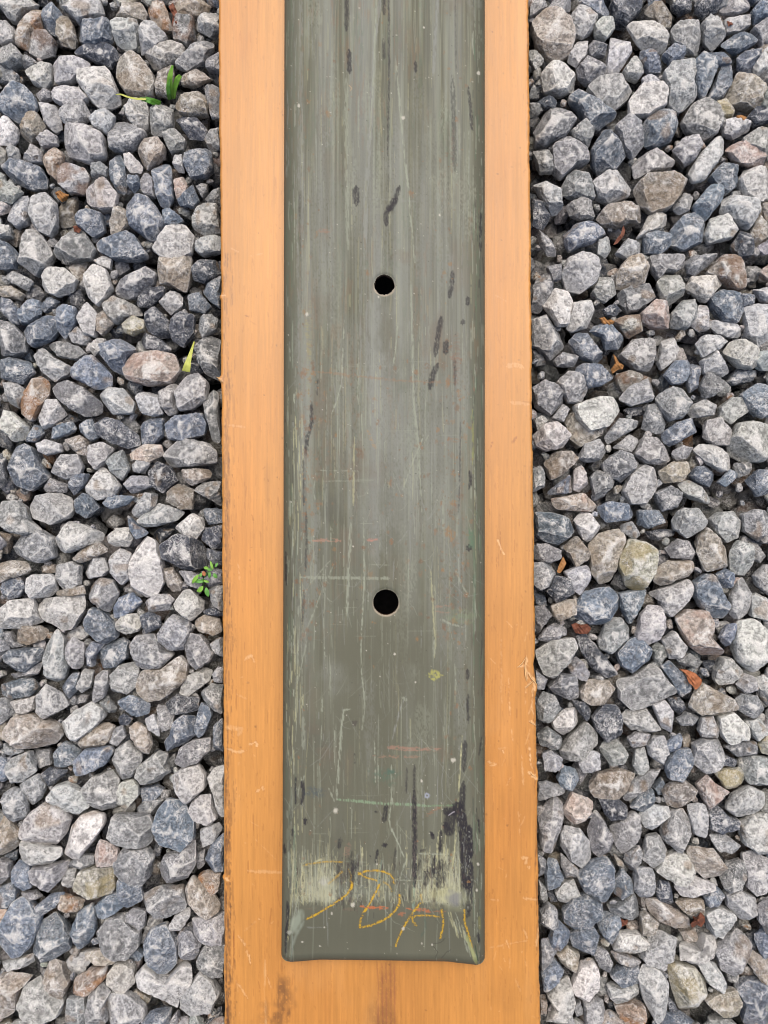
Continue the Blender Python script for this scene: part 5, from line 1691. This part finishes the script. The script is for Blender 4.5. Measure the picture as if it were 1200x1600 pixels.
# gaps in the top layer that the tracing left open
gap = ~cover
step = 30
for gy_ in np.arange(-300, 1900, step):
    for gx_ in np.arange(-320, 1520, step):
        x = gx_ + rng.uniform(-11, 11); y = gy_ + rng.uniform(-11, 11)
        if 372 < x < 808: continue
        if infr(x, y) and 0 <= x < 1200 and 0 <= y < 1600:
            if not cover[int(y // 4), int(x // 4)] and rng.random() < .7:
                filler(x, y, rng.uniform(-.0165, -.0115), 4, rng.uniform(.45, .85), dk=.6)  # colour darkened to paint shade into the gaps
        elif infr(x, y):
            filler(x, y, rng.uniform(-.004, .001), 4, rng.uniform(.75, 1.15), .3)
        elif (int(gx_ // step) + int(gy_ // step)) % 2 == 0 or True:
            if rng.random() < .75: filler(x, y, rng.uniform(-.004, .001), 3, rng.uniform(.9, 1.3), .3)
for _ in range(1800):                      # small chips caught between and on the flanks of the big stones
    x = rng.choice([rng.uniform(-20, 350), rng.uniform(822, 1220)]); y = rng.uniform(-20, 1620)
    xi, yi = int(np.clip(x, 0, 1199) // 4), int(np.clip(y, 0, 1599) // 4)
    if not cover[yi, xi]: filler(x, y, rng.uniform(-.0075, -.002), 3, rng.uniform(.20, .42), 1.0, dk=.75)  # chips take some painted gap shade in their colour
step = 33                                 # second and third layers down
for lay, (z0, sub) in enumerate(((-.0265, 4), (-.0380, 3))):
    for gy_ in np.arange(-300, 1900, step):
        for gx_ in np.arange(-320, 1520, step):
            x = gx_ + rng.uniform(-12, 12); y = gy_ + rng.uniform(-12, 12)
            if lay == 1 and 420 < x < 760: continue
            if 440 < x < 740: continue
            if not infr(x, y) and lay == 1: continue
            filler(x, y, z0 + rng.uniform(-.0018, .0018), sub if infr(x, y) else 3, rng.uniform(.8, 1.15), dk=.42)  # deep layers coloured darker, standing in for shade
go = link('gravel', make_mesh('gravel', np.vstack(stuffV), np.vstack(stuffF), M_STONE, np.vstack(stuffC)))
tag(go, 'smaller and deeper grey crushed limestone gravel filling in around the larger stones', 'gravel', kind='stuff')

# ------------------------------------------------------------------ plants and dry leaves
M_GRASS = plain('grass_blade', tuple(lin(122, 172, 62) * .85), .45, .4, var=.3)
M_GRASSD = plain('grass_blade_base', tuple(lin(84, 142, 48) * .8), .45, .4, var=.3)
M_YG = plain('pale_blade', tuple(lin(190, 196, 96) * .75), .5, .4, var=.25)
M_WEED = plain('weed_leaf', tuple(lin(98, 160, 70) * .75), .5, .4, var=.35)
M_LEAF = plain('dry_leaf', tuple(lin(186, 118, 78) * .62), .6, .3, var=.45, scale=500)
M_LEAF2 = plain('rusty_leaf', tuple(lin(132, 82, 62) * .62), .65, .3, var=.5, scale=600)
M_LEAF3 = plain('tan_leaf', tuple(lin(178, 128, 76) * .6), .6, .3, var=.4, scale=500)


def solid_sheet(name, top, mat, parent, org, th=.00025):
    """top: (n,m,3) grid in world coordinates, given a small thickness"""
    n, m = top.shape[:2]
    A = top.reshape(-1, 3) - np.array(org); B = A - np.array([0, 0, th])
    F = grid_faces(n, m); N = len(A)
    ring = np.concatenate([np.arange(0, n) * m, (n - 1) * m + np.arange(1, m), np.arange(n - 2, -1, -1) * m + m - 1, np.arange(m - 2, 0, -1)])
    j = np.roll(ring, -1)
    S = np.stack([ring, ring + N, j + N, j], 1)
    return link(name, make_mesh(name, np.vstack([A, B]), np.vstack([F, F[:, ::-1] + N, S]), mat), parent)


def blade(pts, zs, w_, mat, parent, org, name='blade', fold=.25):
    """blade through photo pixels pts at heights zs; w_ widths in pixels"""
    n = 24; t = np.linspace(0, 1, n); k = np.linspace(0, 1, len(pts))
    px = np.interp(t, k, [p[0] for p in pts]); py = np.interp(t, k, [p[1] for p in pts])
    ker = np.ones(5) / 5
    px = np.convolve(np.pad(px, 2, 'edge'), ker, 'valid'); py = np.convolve(np.pad(py, 2, 'edge'), ker, 'valid')
    z = np.interp(t, k, zs); w = np.interp(t, k, w_)
    dx = np.gradient(px); dy = np.gradient(py); L = np.hypot(dx, dy) + 1e-6
    G = np.zeros((n, 5, 3))
    for j, u in enumerate(np.linspace(-1, 1, 5)):
        X, Y = at(px - dy / L * w / 2 * u, py + dx / L * w / 2 * u, z)
        G[:, j] = np.stack([X, Y, z + np.abs(u) * w * PXM * fold], -1)
    return solid_sheet(name, G, mat, parent, org)


def leaflet(c, ang, l, w, z, mat, parent, org, name='leaf', curl=.3):
    n = 9; t = np.linspace(0, 1, n)
    ww = w * np.sin(np.pi * np.clip(t * .93 + .04, 0, 1)) ** .7
    G = np.zeros((n, 5, 3)); ca, sa = math.cos(ang), math.sin(ang)
    for j, u in enumerate(np.linspace(-1, 1, 5)):
        x = c[0] + ca * l * t - sa * ww * u / 2; y = c[1] + sa * l * t + ca * ww * u / 2
        zz = z + (np.abs(u) * ww * .25 - curl * l * (t - .3) ** 2) * PXM + 0 * t
        X, Y = at(x, y, z)
        G[:, j] = np.stack([X, Y, zz], -1)
    return solid_sheet(name, G, mat, parent, org)


def root(name, px, py, z, label, cat):
    X, Y = at(px, py, z); o = bpy.data.objects.new(name, None); SC.objects.link(o); o.location = (float(X), float(Y), z)
    tag(o, label, cat); return o, (float(X), float(Y), z)


t, og = root('grass_tuft', 262, 158, -.004, 'small tuft of bright green grass growing between the stones at upper left', 'grass')
for pts, zs, w_, m in (
    ([(268, 156), (265, 140), (266, 120), (270, 101)], [-.003, .006, .013, .017], [9, 10, 8, 3.0], M_GRASS),
    ([(271, 156), (273, 138), (278, 124), (283, 118)], [-.003, .005, .011, .014], [6, 8, 9, 6], M_GRASS),
    ([(266, 157), (264, 148), (263, 134), (266, 122)], [-.003, .005, .010, .013], [6, 7, 5, 1.5], M_GRASSD),
    ([(252, 163), (240, 160), (226, 154)], [0, .008, .012], [8, 10, 6], M_GRASSD),
    ([(249, 166), (236, 159), (218, 154)], [.002, .010, .013], [7, 8, 4], M_GRASSD),
    ([(230, 155), (214, 155), (200, 152), (188, 147), (180, 148)], [.013, .013, .012, .012, .011], [3.5, 3, 2.6, 2.2, 1], M_YG)):
    blade(pts, zs, w_, m, t, og)
t, og = root('grass_sprout', 290, 580, .006, 'single curved yellow-green blade between stones left of the board', 'grass')
blade([(304, 532), (300, 546), (296, 560), (293, 572), (291, 582)], [.006, .012, .014, .014, .012], [1.5, 4, 7, 11, 13], M_YG, t, og)
t, og = root('weed_seedling', 322, 900, -.006, 'tiny green weed with reddish tip touching the left edge of the board', 'weed')
blade([(318, 918), (319, 902), (326, 892), (330, 886), (334, 880)], [-.004, .004, .010, .012, .012], [1.6, 1.6, 1.4, 1.2, 1], M_WEED, t, og, 'stem')
blade([(319, 904), (312, 908), (305, 908)], [.006, .009, .009], [1.4, 1.2, 1], M_WEED, t, og, 'stem')
for (x, y, a, l, w, z, m) in ((318, 909, 3.3, 18, 7, .011, M_WEED), (317, 916, 2.2, 12, 7, .012, M_GRASS), (310, 898, 2.2, 17, 6, .012, M_GRASS), (322, 918, 1.35, 15, 7, .011, M_WEED), (312, 902, -1.1, 8, 5, .011, M_WEED),
    (326, 888, 3.3, 8, 5, .014, M_GRASS), (328, 893, 1.7, 10, 5, .013, M_WEED), (333, 890, -1.9, 14, 4, .014, M_GRASS), (334, 896, 1.0, 9, 6, .013, M_WEED), (336, 886, -1.0, 8, 4, .013, M_WEED), (318, 907, .3, 9, 4, .012, M_GRASS), (322, 889, .2, 10, 4, .014, M_WEED), (314, 920, 2.6, 8, 4, .011, M_GRASS)):
    leaflet((x, y), a, l, w, z, m, t, og)
leaflet((320, 900), -1.9, 8, 6, .0135, M_LEAF, t, og, 'reddish_tip')


def dry_leaf(P, z, mat, label, bump=.0022, tilt=(0, 0)):
    """crumpled leaf fragment with outline P (photo pixels)"""
    P = np.array(P, float); c = P.mean(0); n = 40; m = 9
    per = np.concatenate([P, P[:1]]); d = np.r_[0, np.cumsum(np.hypot(*np.diff(per, axis=0).T))]
    s = np.linspace(0, d[-1], n + 1)[:-1]
    ex = np.interp(s, d, per[:, 0]); ey = np.interp(s, d, per[:, 1])
    r = np.random.default_rng(int(c[0] * 7 + c[1]))
    rad = np.linspace(0, 1, m)
    X_ = c[0] + (ex - c[0])[None] * rad[:, None]; Y_ = c[1] + (ey - c[1])[None] * rad[:, None]
    ph = r.random(6) * 6.28
    zz = z + bump * (0.5 * np.sin(X_ * .45 + ph[0]) + .5 * np.sin(Y_ * .5 + X_ * .2 + ph[1]) + .35 * np.sin(X_ * 1.1 - Y_ * .9 + ph[2])) * .6 - bump * rad[:, None] ** 2 * .8
    zz = zz + (X_ - c[0]) * PXM * tilt[0] + (Y_ - c[1]) * PXM * tilt[1]
    X, Y = at(X_, Y_, zz)
    org = at(c[0], c[1], z); org = np.array([float(org[0]), float(org[1]), z - .001])
    top = np.stack([X, Y, zz], -1).reshape(-1, 3) - org; bot = top - np.array([0, 0, .0003]); N = len(top)
    i = np.arange(n); i2 = (i + 1) % n; F = []
    for k in range(m - 1):
        F.append(np.stack([k * n + i, (k + 1) * n + i, (k + 1) * n + i2, k * n + i2], 1))
    Ft = np.vstack(F)[:, ::-1]; e = (m - 1) * n
    S = np.stack([e + i, e + i + N, e + i2 + N, e + i2], 1)
    o = link('dry_leaf', make_mesh('dry_leaf', np.vstack([top, bot]), np.vstack([Ft, Ft[:, ::-1] + N, S]), mat), None, tuple(org))
    tag(o, label, 'dry leaf', 'dry leaf bits caught in the gravel')
    return o


dry_leaf([(1061, 1045), (1070, 1046), (1078, 1048), (1087, 1052), (1097, 1062), (1096, 1069), (1089, 1077), (1086, 1078), (1082, 1071), (1076, 1067), (1073, 1057), (1069, 1050)], .0115, M_LEAF, 'curled orange dry leaf on dark stones, level with the yellow-green paint chip', .002, (-.1, -.1))
dry_leaf([(892, 976), (899, 973), (908, 976), (918, 975), (924, 982), (919, 990), (908, 991), (899, 989)], .004, M_LEAF2, 'crumpled red-brown dry leaf close right of the board, level with the lower hole', .003)
dry_leaf([(958, 553), (963, 558), (967, 566), (975, 571), (973, 577), (966, 577), (957, 584), (954, 578), (961, 568)], .009, M_LEAF3, 'pointed bright orange dry leaf between stones, below the upper hole', .002)
dry_leaf([(936, 497), (944, 495), (949, 500), (955, 499), (961, 503), (954, 509), (947, 507), (941, 505)], .008, M_LEAF3, 'small orange dry leaf shred just right below the upper hole', .002)
dry_leaf([(1082, 1431), (1088, 1434), (1095, 1425), (1101, 1432), (1102, 1440), (1096, 1449), (1089, 1445), (1081, 1450), (1079, 1443), (1085, 1438)], .0085, M_LEAF2, 'crumpled rusty dry leaf clump at lower right, level with the yellow writing', .004)
dry_leaf([(880, 869), (885, 880), (881, 888), (875, 896), (870, 894), (873, 884)], .005, M_LEAF3, 'ochre dry leaf sliver beside the board, just above the lower hole', .001, (0, .2))
dry_leaf([(974, 352), (977, 359), (975, 368), (965, 380), (958, 383), (963, 374), (971, 364)], .007, M_LEAF2, 'thin red-brown leaf stalk right of the board, above the upper hole', .001)
dry_leaf([(86, 301), (93, 297), (100, 302), (108, 304), (104, 313), (97, 316), (90, 309)], .007, M_LEAF3, 'orange-brown leaf crumb on the far left above the upper hole', .003)
dry_leaf([(114, 353), (122, 352), (127, 358), (124, 364), (116, 362)], .007, M_LEAF2, 'tiny red leaf crumb at left, just below the orange-brown one', .002)
dry_leaf([(263, 10), (270, 4), (276, 16), (279, 34), (274, 50), (268, 40), (270, 24)], .006, M_LEAF2, 'dark red-brown leaf strip between stones at the top left', .003)
dry_leaf([(1150, 181), (1158, 179), (1167, 183), (1164, 190), (1154, 188)], .004, M_LEAF3, 'small orange leaf bit at the upper far right', .001)
dry_leaf([(968, 1434), (976, 1438), (982, 1436), (980, 1444), (972, 1448), (966, 1442)], .001, M_LEAF2, 'dark red leaf crumb deep between stones at lower right of the board', .002)
dry_leaf([(1136, 428 - 395), (1142, 33), (1146, 38), (1138, 41)], .004, M_LEAF2, 'tiny brown leaf crumb at the top right corner', .001)
